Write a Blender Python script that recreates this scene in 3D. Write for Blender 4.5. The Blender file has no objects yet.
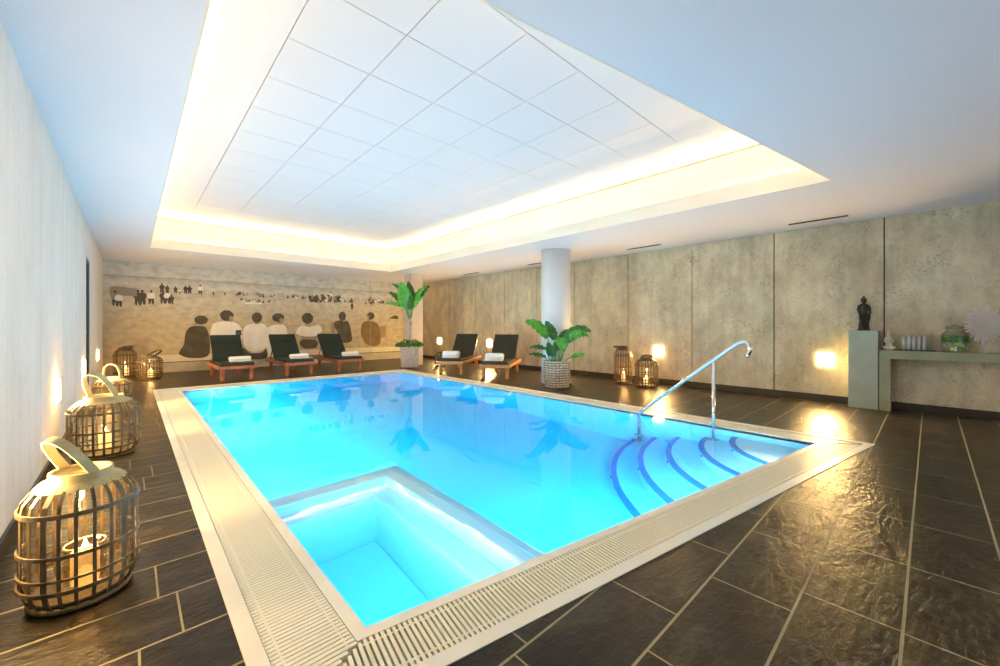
import bpy, bmesh, math, random
from mathutils import Vector, Matrix
R = math.radians
PI = math.pi
random.seed(7)
S = bpy.context.scene
C = S.collection

# ------------------------------------------------------------------ camera, world, exposure
cam_d = bpy.data.cameras.new('camera')
cam = bpy.data.objects.new('camera', cam_d); C.objects.link(cam)
cam_d.sensor_fit = 'HORIZONTAL'; cam_d.sensor_width = 36
cam_d.lens = 398.4 / 1000 * 36
cam_d.shift_y = -0.007
cam_d.clip_start = .02
cam.location = (0, 0, 1.15)
cam.rotation_euler = (R(90), 0, -R(42.806))
S.camera = cam
world = bpy.data.worlds.new('world'); S.world = world
world.use_nodes = True
world.node_tree.nodes['Background'].inputs[0].default_value = (.55, .72, 1, 1)
world.node_tree.nodes['Background'].inputs[1].default_value = .6
S.view_settings.view_transform = 'Standard'
S.view_settings.look = 'None'
S.view_settings.exposure = 1.25
S.view_settings.gamma = 1
S.view_settings.use_curve_mapping = False
cy = S.cycles
cy.use_denoising = True
cy.denoiser = 'OPENIMAGEDENOISE'
cy.max_bounces = 10; cy.diffuse_bounces = 5; cy.glossy_bounces = 4
cy.transmission_bounces = 8; cy.transparent_max_bounces = 16; cy.volume_bounces = 0
cy.caustics_refractive = True; cy.caustics_reflective = False
cy.sample_clamp_indirect = 8
cy.blur_glossy = .6

K_COVE, K_COVE2, K_POOL, K_LAMP, K_FILL, K_CANDLE = .16, .50, .60, 2.05, 62, .42

def area(name, loc, rot, sx, sy, power, col):
    l = bpy.data.lights.new(name, 'AREA'); l.shape = 'RECTANGLE'; l.size = sx; l.size_y = sy
    l.energy = power; l.color = col
    o = bpy.data.objects.new(name, l); C.objects.link(o); o.location = loc; o.rotation_euler = rot
    return o

# ------------------------------------------------------------------ helpers
def mat(name, col=(.8, .8, .8), rough=.5, metal=0, **kw):
    m = bpy.data.materials.new(name); m.use_nodes = True
    b = m.node_tree.nodes['Principled BSDF']
    b.inputs['Base Color'].default_value = (*col, 1)
    b.inputs['Roughness'].default_value = rough
    b.inputs['Metallic'].default_value = metal
    for k, v in kw.items():
        b.inputs[k.replace('_', ' ')].default_value = v
    return m

def noise_mat(name, c1, c2, scale=5, rough=.6, bump=0, detail=6, stretch=(1, 1, 1), bscale=None, lo=.35, hi=.65, metal=0, spec=.5):
    m = mat(name, c1, rough, metal)
    nt = m.node_tree; N = nt.nodes; L = nt.links; b = N['Principled BSDF']
    b.inputs['Specular IOR Level'].default_value = spec
    tc = N.new('ShaderNodeTexCoord'); mp = N.new('ShaderNodeMapping'); mp.inputs['Scale'].default_value = stretch
    L.new(tc.outputs['Object'], mp.inputs[0])
    n = N.new('ShaderNodeTexNoise'); n.inputs['Scale'].default_value = scale; n.inputs['Detail'].default_value = detail
    L.new(mp.outputs[0], n.inputs['Vector'])
    r = N.new('ShaderNodeValToRGB'); r.color_ramp.elements[0].position = lo; r.color_ramp.elements[1].position = hi
    r.color_ramp.elements[0].color = (*c1, 1); r.color_ramp.elements[1].color = (*c2, 1)
    L.new(n.outputs['Fac'], r.inputs[0]); L.new(r.outputs[0], b.inputs['Base Color'])
    if bump:
        n2 = N.new('ShaderNodeTexNoise'); n2.inputs['Scale'].default_value = bscale or scale * 3; n2.inputs['Detail'].default_value = 6
        L.new(mp.outputs[0], n2.inputs['Vector'])
        bp = N.new('ShaderNodeBump'); bp.inputs['Strength'].default_value = bump; bp.inputs['Distance'].default_value = .02
        L.new(n2.outputs['Fac'], bp.inputs['Height']); L.new(bp.outputs[0], b.inputs['Normal'])
    return m

def emis(name, col, st):
    m = bpy.data.materials.new(name); m.use_nodes = True
    nt = m.node_tree; nt.nodes.clear()
    e = nt.nodes.new('ShaderNodeEmission'); e.inputs[0].default_value = (*col, 1); e.inputs[1].default_value = st
    o = nt.nodes.new('ShaderNodeOutputMaterial'); nt.links.new(e.outputs[0], o.inputs[0])
    return m

def glassy(name, tint=(1, 1, 1), fac=.1, rough=.02):
    m = bpy.data.materials.new(name); m.use_nodes = True
    nt = m.node_tree; nt.nodes.clear(); N = nt.nodes
    t = N.new('ShaderNodeBsdfTransparent'); t.inputs[0].default_value = (*tint, 1)
    g = N.new('ShaderNodeBsdfGlossy'); g.inputs['Roughness'].default_value = rough
    lw = N.new('ShaderNodeLayerWeight'); lw.inputs['Blend'].default_value = .25
    mm = N.new('ShaderNodeMath'); mm.operation = 'MULTIPLY_ADD'; mm.inputs[1].default_value = .5; mm.inputs[2].default_value = fac * .4
    nt.links.new(lw.outputs['Fresnel'], mm.inputs[0])
    mx = N.new('ShaderNodeMixShader'); nt.links.new(mm.outputs[0], mx.inputs[0])
    nt.links.new(t.outputs[0], mx.inputs[1]); nt.links.new(g.outputs[0], mx.inputs[2])
    o = N.new('ShaderNodeOutputMaterial'); nt.links.new(mx.outputs[0], o.inputs[0])
    return m

def obj(name, bm, m=None, parent=None, smooth=False, kind=None, loc=None, rotz=0, bevel=0):
    me = bpy.data.meshes.new(name)
    bm.normal_update(); bm.to_mesh(me); bm.free()
    if m:
        for x in (m if isinstance(m, (list, tuple)) else [m]): me.materials.append(x)
    o = bpy.data.objects.new(name, me); C.objects.link(o)
    if parent: o.parent = parent
    if smooth:
        for p in me.polygons: p.use_smooth = True
    if kind: o['kind'] = kind
    if loc: o.location = loc
    if rotz: o.rotation_euler.z = rotz
    if bevel:
        b = o.modifiers.new('bevel', 'BEVEL'); b.width = bevel; b.segments = 2; b.limit_method = 'ANGLE'
    return o

def thing(name, label, cat, loc=(0, 0, 0), rotz=0, group=None, kind=None):
    o = bpy.data.objects.new(name, None); C.objects.link(o)
    o.empty_display_size = .1
    o.location = loc; o.rotation_euler = (0, 0, rotz)
    return tag(o, label, cat, group, kind)

def tag(o, label, cat, group=None, kind=None):
    o['label'] = label; o['category'] = cat
    if group: o['group'] = group
    if kind: o['kind'] = kind
    return o

def dup(root, loc, rotz, label, group=None):
    r = root.copy(); C.objects.link(r); r.location = loc; r.rotation_euler = (0, 0, rotz); r['label'] = label
    if group: r['group'] = group
    for ch in list(root.children):
        c = ch.copy(); C.objects.link(c); c.parent = r
        for g in list(ch.children):
            d = g.copy(); C.objects.link(d); d.parent = c
    return r

def box(bm, x0, x1, y0, y1, z0, z1, mi=0, M=None):
    vs = [Vector((x, y, z)) for z in (z0, z1) for y in (y0, y1) for x in (x0, x1)]
    if M is not None: vs = [M @ v for v in vs]
    v = [bm.verts.new(p) for p in vs]
    for f in ((0, 2, 3, 1), (4, 5, 7, 6), (0, 1, 5, 4), (2, 6, 7, 3), (0, 4, 6, 2), (1, 3, 7, 5)):
        fc = bm.faces.new([v[i] for i in f]); fc.material_index = mi

def tube(bm, pts, rad, n=10, mi=0, closed=False, caps=True):
    pts = [Vector(p) for p in pts]
    k = len(pts)
    rads = rad if isinstance(rad, (list, tuple)) else [rad] * k
    rings = []
    up = Vector((0, 0, 1)); prev = None
    for i, p in enumerate(pts):
        if closed: t = pts[(i + 1) % k] - pts[i - 1]
        else: t = pts[min(i + 1, k - 1)] - pts[max(i - 1, 0)]
        t.normalize()
        if prev is None:
            a = up if abs(t.z) < .9 else Vector((1, 0, 0))
            x = t.cross(a).normalized()
        else:
            x = (prev - t * prev.dot(t)).normalized()
        prev = x; y = t.cross(x)
        rings.append([bm.verts.new(p + (x * math.cos(2 * PI * j / n) + y * math.sin(2 * PI * j / n)) * rads[i]) for j in range(n)])
    m = k if closed else k - 1
    for i in range(m):
        a, b = rings[i], rings[(i + 1) % k]
        for j in range(n):
            f = bm.faces.new((a[j], a[(j + 1) % n], b[(j + 1) % n], b[j])); f.material_index = mi; f.smooth = True
    if caps and not closed:
        bm.faces.new(rings[0][::-1]).material_index = mi; bm.faces.new(rings[-1]).material_index = mi

def ribbon(bm, pts, wdirs, w, th, mi=0, closed=False):
    """flat strip of rectangular section; wdirs = width direction at each point"""
    pts = [Vector(p) for p in pts]; k = len(pts); rings = []
    ws = w if isinstance(w, (list, tuple)) else [w] * k
    for i, p in enumerate(pts):
        if closed: t = pts[(i + 1) % k] - pts[i - 1]
        else: t = pts[min(i + 1, k - 1)] - pts[max(i - 1, 0)]
        t.normalize(); wd = Vector(wdirs[i]); wd = (wd - t * wd.dot(t)).normalized(); n = t.cross(wd)
        rings.append([bm.verts.new(p + wd * a * ws[i] / 2 + n * b * th / 2) for a, b in ((-1, -1), (1, -1), (1, 1), (-1, 1))])
    for i in range(k if closed else k - 1):
        a, b = rings[i], rings[(i + 1) % k]
        for j in range(4):
            bm.faces.new((a[j], a[(j + 1) % 4], b[(j + 1) % 4], b[j])).material_index = mi
    if not closed:
        bm.faces.new(rings[0][::-1]); bm.faces.new(rings[-1])

def lathe(bm, prof, n=32, ex=1, ey=1, c=(0, 0), mi=0, cap=True):
    rings = []
    for r, z in prof:
        rings.append([bm.verts.new((c[0] + max(r, 1e-4) * ex * math.cos(2 * PI * j / n), c[1] + max(r, 1e-4) * ey * math.sin(2 * PI * j / n), z)) for j in range(n)])
    for a, b in zip(rings, rings[1:]):
        for j in range(n):
            f = bm.faces.new((a[j], a[(j + 1) % n], b[(j + 1) % n], b[j])); f.smooth = True; f.material_index = mi
    if cap:
        bm.faces.new(rings[0][::-1]).material_index = mi; bm.faces.new(rings[-1]).material_index = mi

def loft(bm, secs, n=20, mi=0):
    """secs: (cx, cy, z, rx, ry)"""
    rings = [[bm.verts.new((x + rx * math.cos(2 * PI * j / n), y + ry * math.sin(2 * PI * j / n), z)) for j in range(n)] for x, y, z, rx, ry in secs]
    for a, b in zip(rings, rings[1:]):
        for j in range(n):
            f = bm.faces.new((a[j], a[(j + 1) % n], b[(j + 1) % n], b[j])); f.smooth = True; f.material_index = mi
    bm.faces.new(rings[0][::-1]); bm.faces.new(rings[-1])

def prism(bm, poly, z0, z1, mi=0, top=True, bottom=True):
    a = [bm.verts.new((x, y, z0)) for x, y in poly]; b = [bm.verts.new((x, y, z1)) for x, y in poly]
    k = len(poly)
    for i in range(k): bm.faces.new((a[i], a[(i + 1) % k], b[(i + 1) % k], b[i])).material_index = mi
    if bottom: bm.faces.new(a[::-1]).material_index = mi
    if top: bm.faces.new(b).material_index = mi

def offset(poly, ds):
    """offset a CCW polygon outward, ds per edge i (i -> i+1)"""
    k = len(poly); lines = []
    for i in range(k):
        p = Vector(poly[i]); q = Vector(poly[(i + 1) % k]); t = (q - p).normalized(); n = Vector((t.y, -t.x))
        d = ds[i] if isinstance(ds, (list, tuple)) else ds
        lines.append((p + n * d, t))
    out = []
    for i in range(k):
        p, t = lines[i - 1]; q, u = lines[i]
        den = t.x * u.y - t.y * u.x
        s = ((q.x - p.x) * u.y - (q.y - p.y) * u.x) / den
        v = p + t * s; out.append((v.x, v.y))
    return out

def ring_wall(bm, inner, outer, z0, z1, mi=0):
    """solid ring between two polygons"""
    k = len(inner)
    I0 = [bm.verts.new((*p, z0)) for p in inner]; I1 = [bm.verts.new((*p, z1)) for p in inner]
    O0 = [bm.verts.new((*p, z0)) for p in outer]; O1 = [bm.verts.new((*p, z1)) for p in outer]
    for i in range(k):
        j = (i + 1) % k
        for f in ((I0[i], I0[j], I1[j], I1[i]), (O0[j], O0[i], O1[i], O1[j]), (I1[i], I1[j], O1[j], O1[i]), (I0[j], I0[i], O0[i], O0[j])):
            bm.faces.new(f).material_index = mi

def new(): return bmesh.new()

# ------------------------------------------------------------------ dimensions
XL, XR, YB, YN, ZC = -.48, 7.78, 12.9, -3.2, 2.68
P_OUT = [(.285, 1.192), (5.30, .363), (5.30, 9.50), (.285, 9.50)]        # coping, CCW
P_IN = [(.66, 1.47), (4.97, .76), (4.97, 9.06), (.66, 9.06)]            # water
HOLE = [(.275, 1.60), (5.385, .71), (5.385, 10.32), (.275, 10.32)]      # ceiling recess
Z1, Z2, Z3 = 2.87, 3.325, 3.41

# ------------------------------------------------------------------ materials
def concrete(name, cols, pit, stain, scale=1.6, pitamt=.5):
    m = mat(name, cols[0], .75); nt = m.node_tree; N = nt.nodes; L = nt.links; b = N['Principled BSDF']
    tc = N.new('ShaderNodeTexCoord')
    mp = N.new('ShaderNodeMapping'); mp.inputs['Scale'].default_value = (1, 1, .7); L.new(tc.outputs['Object'], mp.inputs[0])
    n1 = N.new('ShaderNodeTexNoise'); n1.inputs['Scale'].default_value = scale; n1.inputs['Detail'].default_value = 10; n1.inputs['Roughness'].default_value = .76
    L.new(mp.outputs[0], n1.inputs['Vector'])
    r1 = N.new('ShaderNodeValToRGB'); e = r1.color_ramp.elements
    e[0].position = .36; e[0].color = (*cols[1], 1); e[1].position = .62; e[1].color = (*cols[0], 1)
    L.new(n1.outputs['Fac'], r1.inputs[0])
    n2 = N.new('ShaderNodeTexNoise'); n2.inputs['Scale'].default_value = 34; n2.inputs['Detail'].default_value = 4; n2.inputs['Roughness'].default_value = .7
    L.new(tc.outputs['Object'], n2.inputs['Vector'])
    r2 = N.new('ShaderNodeValToRGB'); e = r2.color_ramp.elements
    e[0].position = .36; e[0].color = (1, 1, 1, 1); e[1].position = .46; e[1].color = (0, 0, 0, 1)
    L.new(n2.outputs['Fac'], r2.inputs[0])
    n3 = N.new('ShaderNodeTexNoise'); n3.inputs['Scale'].default_value = 2.3; n3.inputs['Detail'].default_value = 3; L.new(tc.outputs['Object'], n3.inputs['Vector'])
    r3 = N.new('ShaderNodeValToRGB'); e = r3.color_ramp.elements
    e[0].position = .42; e[0].color = (0, 0, 0, 1); e[1].position = .65; e[1].color = (1, 1, 1, 1); L.new(n3.outputs['Fac'], r3.inputs[0])
    mu = N.new('ShaderNodeMath'); mu.operation = 'MULTIPLY'; L.new(r2.outputs[0], mu.inputs[0]); L.new(r3.outputs[0], mu.inputs[1])
    mu2 = N.new('ShaderNodeMath'); mu2.operation = 'MULTIPLY'; mu2.inputs[1].default_value = pitamt; L.new(mu.outputs[0], mu2.inputs[0])
    mx = N.new('ShaderNodeMix'); mx.data_type = 'RGBA'; mx.inputs['B'].default_value = (*pit, 1)
    L.new(mu2.outputs[0], mx.inputs['Factor']); L.new(r1.outputs[0], mx.inputs['A'])
    # vertical run marks
    mp4 = N.new('ShaderNodeMapping'); mp4.inputs['Scale'].default_value = (5, 5, .25); L.new(tc.outputs['Object'], mp4.inputs[0])
    n4 = N.new('ShaderNodeTexNoise'); n4.inputs['Scale'].default_value = 1.6; n4.inputs['Detail'].default_value = 5; L.new(mp4.outputs[0], n4.inputs['Vector'])
    r4 = N.new('ShaderNodeValToRGB'); e = r4.color_ramp.elements
    e[0].position = .33; e[0].color = (*stain, 1); e[1].position = .55; e[1].color = (1, 1, 1, 1); L.new(n4.outputs['Fac'], r4.inputs[0])
    m2 = N.new('ShaderNodeMix'); m2.data_type = 'RGBA'; m2.blend_type = 'MULTIPLY'; m2.inputs['Factor'].default_value = 1
    L.new(mx.outputs['Result'], m2.inputs['A']); L.new(r4.outputs[0], m2.inputs['B'])
    L.new(m2.outputs['Result'], b.inputs['Base Color'])
    bp = N.new('ShaderNodeBump'); bp.inputs['Strength'].default_value = .35; bp.inputs['Distance'].default_value = .01; bp.invert = True
    L.new(mu.outputs[0], bp.inputs['Height']); L.new(bp.outputs[0], b.inputs['Normal'])
    return m

M_conc_r = concrete('concrete_right', ((.83, .71, .49), (.50, .41, .265)), (.24, .19, .12), (.90, .89, .87), pitamt=.75)
M_conc_l = concrete('concrete_left', ((.82, .79, .75), (.74, .71, .67)), (.45, .42, .38), (.95, .945, .94), pitamt=.3)
M_dark = mat('dark_joint', (.03, .028, .024), .7)
M_ceil = mat('ceiling_paint', (.86, .86, .91), .75)
M_ceil2 = mat('ceiling_panel_paint', (.80, .78, .80), .7)
M_cove = mat('cove_paint', (.92, .84, .70), .7)
M_base = mat('baseboard_paint', (.035, .028, .022), .45)
M_cream = noise_mat('coping_stone', (.80, .77, .64), (.86, .83, .71), 4, .35, 0)
M_slat = mat('grate_plastic', (.82, .79, .63), .4)
M_gut = mat('gutter_beige', (.42, .39, .32), .8)  # plain dark beige of the channel bottom
M_liner = mat('pool_liner', (.62, .86, .94), .5)
M_stripe = mat('step_stripe', (.02, .22, .65), .4)
M_steel = mat('stainless_steel', (.75, .76, .78), .16, 1)
M_black = mat('black_paint', (.02, .02, .02), .5)

def floor_mat():
    m = mat('slate_tile', (.1, .08, .06), .35); nt = m.node_tree; N = nt.nodes; L = nt.links; b = N['Principled BSDF']
    tc = N.new('ShaderNodeTexCoord'); sp = N.new('ShaderNodeSeparateXYZ'); L.new(tc.outputs['Object'], sp.inputs[0])
    def mth(op, a, bb=None, c=None):
        n = N.new('ShaderNodeMath'); n.operation = op
        for i, v in enumerate((a, bb, c)):
            if v is None: continue
            if isinstance(v, (int, float)): n.inputs[i].default_value = v
            else: L.new(v, n.inputs[i])
        return n.outputs[0]
    PY, PX = .3065, .61
    yy = mth('DIVIDE', mth('SUBTRACT', sp.outputs['Y'], .07), PY)
    row = mth('FLOOR', yy); fy = mth('FRACT', yy)
    off = mth('ADD', mth('ADD', mth('MULTIPLY', mth('MULTIPLY', row, row), .849), mth('MULTIPLY', row, .864)), .49)
    xx = mth('SUBTRACT', mth('DIVIDE', sp.outputs['X'], PX), off)
    fx = mth('FRACT', xx); col = mth('FLOOR', xx)
    dx = mth('MULTIPLY', mth('MINIMUM', fx, mth('SUBTRACT', 1.0, fx)), PX)
    dy = mth('MULTIPLY', mth('MINIMUM', fy, mth('SUBTRACT', 1.0, fy)), PY)
    dd = mth('MINIMUM', mth('MULTIPLY', dx, 1.3), dy)
    nz = N.new('ShaderNodeTexNoise'); nz.inputs['Scale'].default_value = 30; L.new(tc.outputs['Object'], nz.inputs['Vector'])
    grout = mth('LESS_THAN', mth('ADD', dd, mth('MULTIPLY', nz.outputs['Fac'], .0012)), .0054)
    cb = N.new('ShaderNodeCombineXYZ'); L.new(row, cb.inputs[0]); L.new(col, cb.inputs[1])
    wn = N.new('ShaderNodeTexWhiteNoise'); wn.noise_dimensions = '3D'; L.new(cb.outputs[0], wn.inputs['Vector'])
    sc = N.new('ShaderNodeVectorMath'); sc.operation = 'SCALE'; sc.inputs['Scale'].default_value = 13; L.new(wn.outputs['Color'], sc.inputs[0])
    ad = N.new('ShaderNodeVectorMath'); ad.operation = 'ADD'; L.new(tc.outputs['Object'], ad.inputs[0]); L.new(sc.outputs[0], ad.inputs[1])
    mp = N.new('ShaderNodeMapping'); mp.inputs['Scale'].default_value = (1, 1.9, 1); L.new(ad.outputs[0], mp.inputs[0])
    n1 = N.new('ShaderNodeTexNoise'); n1.inputs['Scale'].default_value = 2.6; n1.inputs['Detail'].default_value = 9; n1.inputs['Roughness'].default_value = .68; n1.inputs['Distortion'].default_value = .6
    L.new(mp.outputs[0], n1.inputs['Vector'])
    r = N.new('ShaderNodeValToRGB'); e = r.color_ramp.elements
    e[0].position = .3; e[0].color = (.007, .005, .003, 1); e[1].position = .72; e[1].color = (.070, .058, .028, 1)
    e2 = r.color_ramp.elements.new(.52); e2.color = (.021, .015, .008, 1)
    L.new(n1.outputs['Fac'], r.inputs[0])
    v = N.new('ShaderNodeHueSaturation'); L.new(r.outputs[0], v.inputs['Color'])
    L.new(mth('ADD', mth('MULTIPLY', wn.outputs['Value'], .4), .7), v.inputs['Value'])
    mx = N.new('ShaderNodeMix'); mx.data_type = 'RGBA'; mx.inputs['B'].default_value = (.34, .29, .17, 1)
    L.new(grout, mx.inputs['Factor']); L.new(v.outputs[0], mx.inputs['A']); L.new(mx.outputs['Result'], b.inputs['Base Color'])
    # relief
    mp2 = N.new('ShaderNodeMapping'); mp2.inputs['Scale'].default_value = (1, 2.2, 1); mp2.inputs['Rotation'].default_value = (0, 0, .3); L.new(ad.outputs[0], mp2.inputs[0])
    n2 = N.new('ShaderNodeTexNoise'); n2.inputs['Scale'].default_value = 17; n2.inputs['Detail'].default_value = 7; n2.inputs['Roughness'].default_value = .62; n2.inputs['Distortion'].default_value = .7
    L.new(mp2.outputs[0], n2.inputs['Vector'])
    n5 = N.new('ShaderNodeTexNoise'); n5.inputs['Scale'].default_value = 2.2; n5.inputs['Detail'].default_value = 3; n5.inputs['Distortion'].default_value = .8
    L.new(mp2.outputs[0], n5.inputs['Vector'])
    h = mth('SUBTRACT', mth('ADD', n2.outputs['Fac'], mth('MULTIPLY', n5.outputs['Fac'], 2.2)), mth('MULTIPLY', grout, .5))
    bp = N.new('ShaderNodeBump'); bp.inputs['Strength'].default_value = .42; bp.inputs['Distance'].default_value = .012
    L.new(h, bp.inputs['Height']); L.new(bp.outputs[0], b.inputs['Normal'])
    L.new(mth('ADD', mth('MULTIPLY', n1.outputs['Fac'], .22), mth('ADD', mth('MULTIPLY', grout, .3), .2)), b.inputs['Roughness'])
    b.inputs['Specular IOR Level'].default_value = .22
    return m
M_floor = floor_mat()

# ------------------------------------------------------------------ room shell
bm = new()
def frame_faces(bm, outer, inner, z, flip=False):
    O = [bm.verts.new((*p, z)) for p in outer]; I = [bm.verts.new((*p, z)) for p in inner]
    for i in range(4):
        j = (i + 1) % 4
        f = (O[i], O[j], I[j], I[i]); bm.faces.new(f[::-1] if flip else f)
ROOM = [(XL, YN), (XR, YN), (XR, YB), (XL, YB)]
frame_faces(bm, ROOM, P_OUT, 0)
obj('floor', bm, M_floor, kind='structure')

def wall_panels(name, x, sgn, joints, material, holes=()):
    """panels with open joints over a dark backing; the wall is thickened away from the room"""
    bm = new(); g = .008
    ys = [YN] + joints + [YB]
    for a, b in zip(ys, ys[1:]):
        y0, y1 = a + g, b - g
        segs = [(y0, y1, 0, ZC)]
        for h0, h1, z0, z1 in holes:
            ns = []
            for s in segs:
                if h0 < s[1] and h1 > s[0] and z0 < s[3] and z1 > s[2]:
                    if s[0] < h0: ns.append((s[0], h0, s[2], s[3]))
                    if h1 < s[1]: ns.append((h1, s[1], s[2], s[3]))
                    m0, m1 = max(s[0], h0), min(s[1], h1)
                    if z0 > s[2]: ns.append((m0, m1, s[2], z0))
                    if z1 < s[3]: ns.append((m0, m1, z1, s[3]))
                else: ns.append(s)
            segs = ns
        for s in segs:
            box(bm, min(x, x + sgn * .04), max(x, x + sgn * .04), s[0], s[1], s[2], s[3], 0)
    bx = x + sgn * .04
    ha = [h for h in holes if h[3] - h[2] > 1]
    segs = [(YN, YB)]
    for h in ha:
        segs = [q for s in segs for q in ((s[0], min(s[1], h[0])), (max(s[0], h[1]), s[1])) if q[1] - q[0] > .01]
        box(bm, min(bx, bx + sgn * .1), max(bx, bx + sgn * .1), h[0], h[1], h[3], ZC, 1)
    for s in segs: box(bm, min(bx, bx + sgn * .1), max(bx, bx + sgn * .1), s[0], s[1], 0, ZC, 1)
    return obj(name, bm, [material, M_dark], kind='structure')

LAMP_R = [-1.53, 1.09, 3.71, 6.25, 8.85, 11.45]
LAMP_L = [2.55, 5.15, 7.80, 10.85]
LZ = .64; LS = .108
jr = [-2.12, -.84, .44, 1.75, 3.06, 4.38, 5.78, 6.98, 8.2, 9.5, 10.85]
wall_panels('wall_right', XR, 1, jr, M_conc_r, [(y - LS, y + LS, LZ - LS, LZ + LS) for y in LAMP_R])
jl = [-2, -.73, .55, 1.83, 3.11, 4.39, 5.67, 6.95, 8.22, 9.5, 10.7, 12.1]
wall_panels('wall_left', XL, -1, jl, M_conc_l, [(y - LS, y + LS, .59 - LS, .59 + LS) for y in LAMP_L] + [(8.36, 9.12, 0, 2.18)])

bm = new(); box(bm, XL, XR, YB + .004, YB + .15, 0, ZC); obj('wall_back', bm, noise_mat('back_plaster', (.6, .57, .5), (.66, .63, .56), 2, .8), kind='structure')
# near wall, with an unseen window added behind the camera for fill light
bm = new()
wx0, wx1, wz0, wz1 = 1.2, 5.6, .5, 2.3
box(bm, XL, wx0, YN - .15, YN, 0, ZC); box(bm, wx1, XR, YN - .15, YN, 0, ZC)
box(bm, wx0, wx1, YN - .15, YN, 0, wz0); box(bm, wx0, wx1, YN - .15, YN, wz1, ZC)
obj('wall_near', bm, M_conc_l, kind='structure')
bm = new()
for x in (wx0, wx1 - .06, (wx0 + wx1) / 2 - .03): box(bm, x, x + .06, YN - .1, YN - .03, wz0, wz1)
for z in (wz0, wz1 - .06): box(bm, wx0, wx1, YN - .1, YN - .03, z, z + .06)
obj('added_window_1', bm, mat('added_window_frame', (.3, .3, .3), .4), kind='structure')
area('fill_light', ((wx0 + wx1) / 2, YN - .12, (wz0 + wz1) / 2), (R(-90), 0, 0), wx1 - wx0 - .1, wz1 - wz0 - .1, 45 * K_FILL, (.84, .91, 1))  # fill lamp set in the added window

# door in the left wall
bm = new()
box(bm, XL - .12, XL - .07, 8.40, 9.08, 0, 2.14, 0)
for a, b in ((8.36, 8.40), (9.08, 9.12)): box(bm, XL - .14, XL - .01, a, b, 0, 2.18, 1)
box(bm, XL - .14, XL - .01, 8.36, 9.12, 2.14, 2.18, 1)
d = obj('door_1', bm, [mat('door_leaf', (.10, .10, .095), .4), mat('door_frame', (.06, .06, .06), .4)], kind='structure')
bm = new(); tube(bm, [(XL - .07, 9.0, 1.05), (XL - .03, 9.0, 1.05), (XL - .03, 8.88, 1.05)], .009); obj('door_handle', bm, M_steel, d)

bm = new(); box(bm, XR - .016, XR, YN, YB, .0, .10); obj('baseboard_right', bm, M_base, kind='structure')
bm = new(); box(bm, XL, XL + .016, YN, 8.34, 0, .09); box(bm, XL, XL + .016, 9.14, YB, 0, .09); obj('baseboard_left', bm, M_base, kind='structure')

# ceiling: lower slab with the recess, fascias, coves and the panelled coffer
B1 = offset(HOLE, .13); B1b = offset(HOLE, .145); B2 = offset(HOLE, .30)
bm = new()
frame_faces(bm, ROOM, HOLE, ZC, True)
obj('ceiling', bm, M_ceil, kind='structure')
bm = new()
ring_wall(bm, HOLE, offset(HOLE, .012), ZC - .0005, Z1)           # lower lip
ring_wall(bm, offset(HOLE, .0121), B1, ZC + .004, ZC + .02)       # floor of the lower trough
ring_wall(bm, B1, B1b, ZC + .02, Z2)                              # upper lip
ring_wall(bm, offset(HOLE, .118), offset(HOLE, .1301), Z2 - .014, Z2, 1)
ring_wall(bm, offset(HOLE, .1451), B2, Z2 - .11, Z2 - .095)       # floor of the upper trough
ring_wall(bm, B2, offset(HOLE, .32), Z2 - .11, Z3 + .05)
obj('trim_1', bm, [M_cove, mat('lip_edge', (.34, .28, .2), .6)], kind='structure')
bm = new()
X0, Y0, PXC, PYC = .90, 2.11, .672, .655
gx = [X0 + PXC * i for i in range(0, 7)]; gy = [Y0 + PYC * i for i in range(0, 12)]
g = .0035
xs = [B2[0][0] - .02] + gx + [B2[1][0] + .02]; ys = [.2] + gy + [10.7]
for i in range(len(xs) - 1):
    for j in range(len(ys) - 1):
        border_x = i in (0, len(xs) - 2); border_y = j in (0, len(ys) - 2)
        a = xs[i] + (0 if i == 0 else g); b = xs[i + 1] - (0 if i == len(xs) - 2 else g)
        c = ys[j] + (0 if (j == 0 or border_x) else g); e_ = ys[j + 1] - (0 if (j == len(ys) - 2 or border_x) else g)
        if border_y and not border_x: a, b = (xs[i], xs[i + 1])
        box(bm, a, b, c, e_, Z3, Z3 + .02, 0)
box(bm, xs[0], xs[-1], ys[0], ys[-1], Z3 + .025, Z3 + .05, 1)
o = obj('ceiling', bm, [M_ceil2, mat('ceiling_joint', (.16, .13, .1), .9)], kind='structure')

WARM = (1, .76, .42)
def strip_lights(poly, z, name, power_per_m, tilt, seg):
    for i in range(4):
        p = Vector(poly[i]); q = Vector(poly[(i + 1) % 4]); t = q - p; ln = t.length
        ang = math.atan2(t.y, t.x); k = max(1, round(ln / seg)); u = t.normalized(); sl = (ln - .3) / k
        for j in range(k):
            c = p + u * (.15 + sl * (j + .5))
            o = area(name, (c.x, c.y, z), (0, 0, 0), sl - .16, .05, power_per_m * sl, WARM)
            # local x along the edge, pointing up (pi) and tilted towards the opening
            o.rotation_euler = (Matrix.Rotation(ang, 3, 'Z') @ Matrix.Rotation(PI + tilt, 3, 'X')).to_euler()
strip_lights(offset(HOLE, .06), ZC + .045, 'lower_cove_strip', 9 * K_COVE, R(0), 1.7)
strip_lights(offset(HOLE, .23), Z2 + .002, 'upper_cove_strip', 5 * K_COVE2, R(-48), 2.6)

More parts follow.
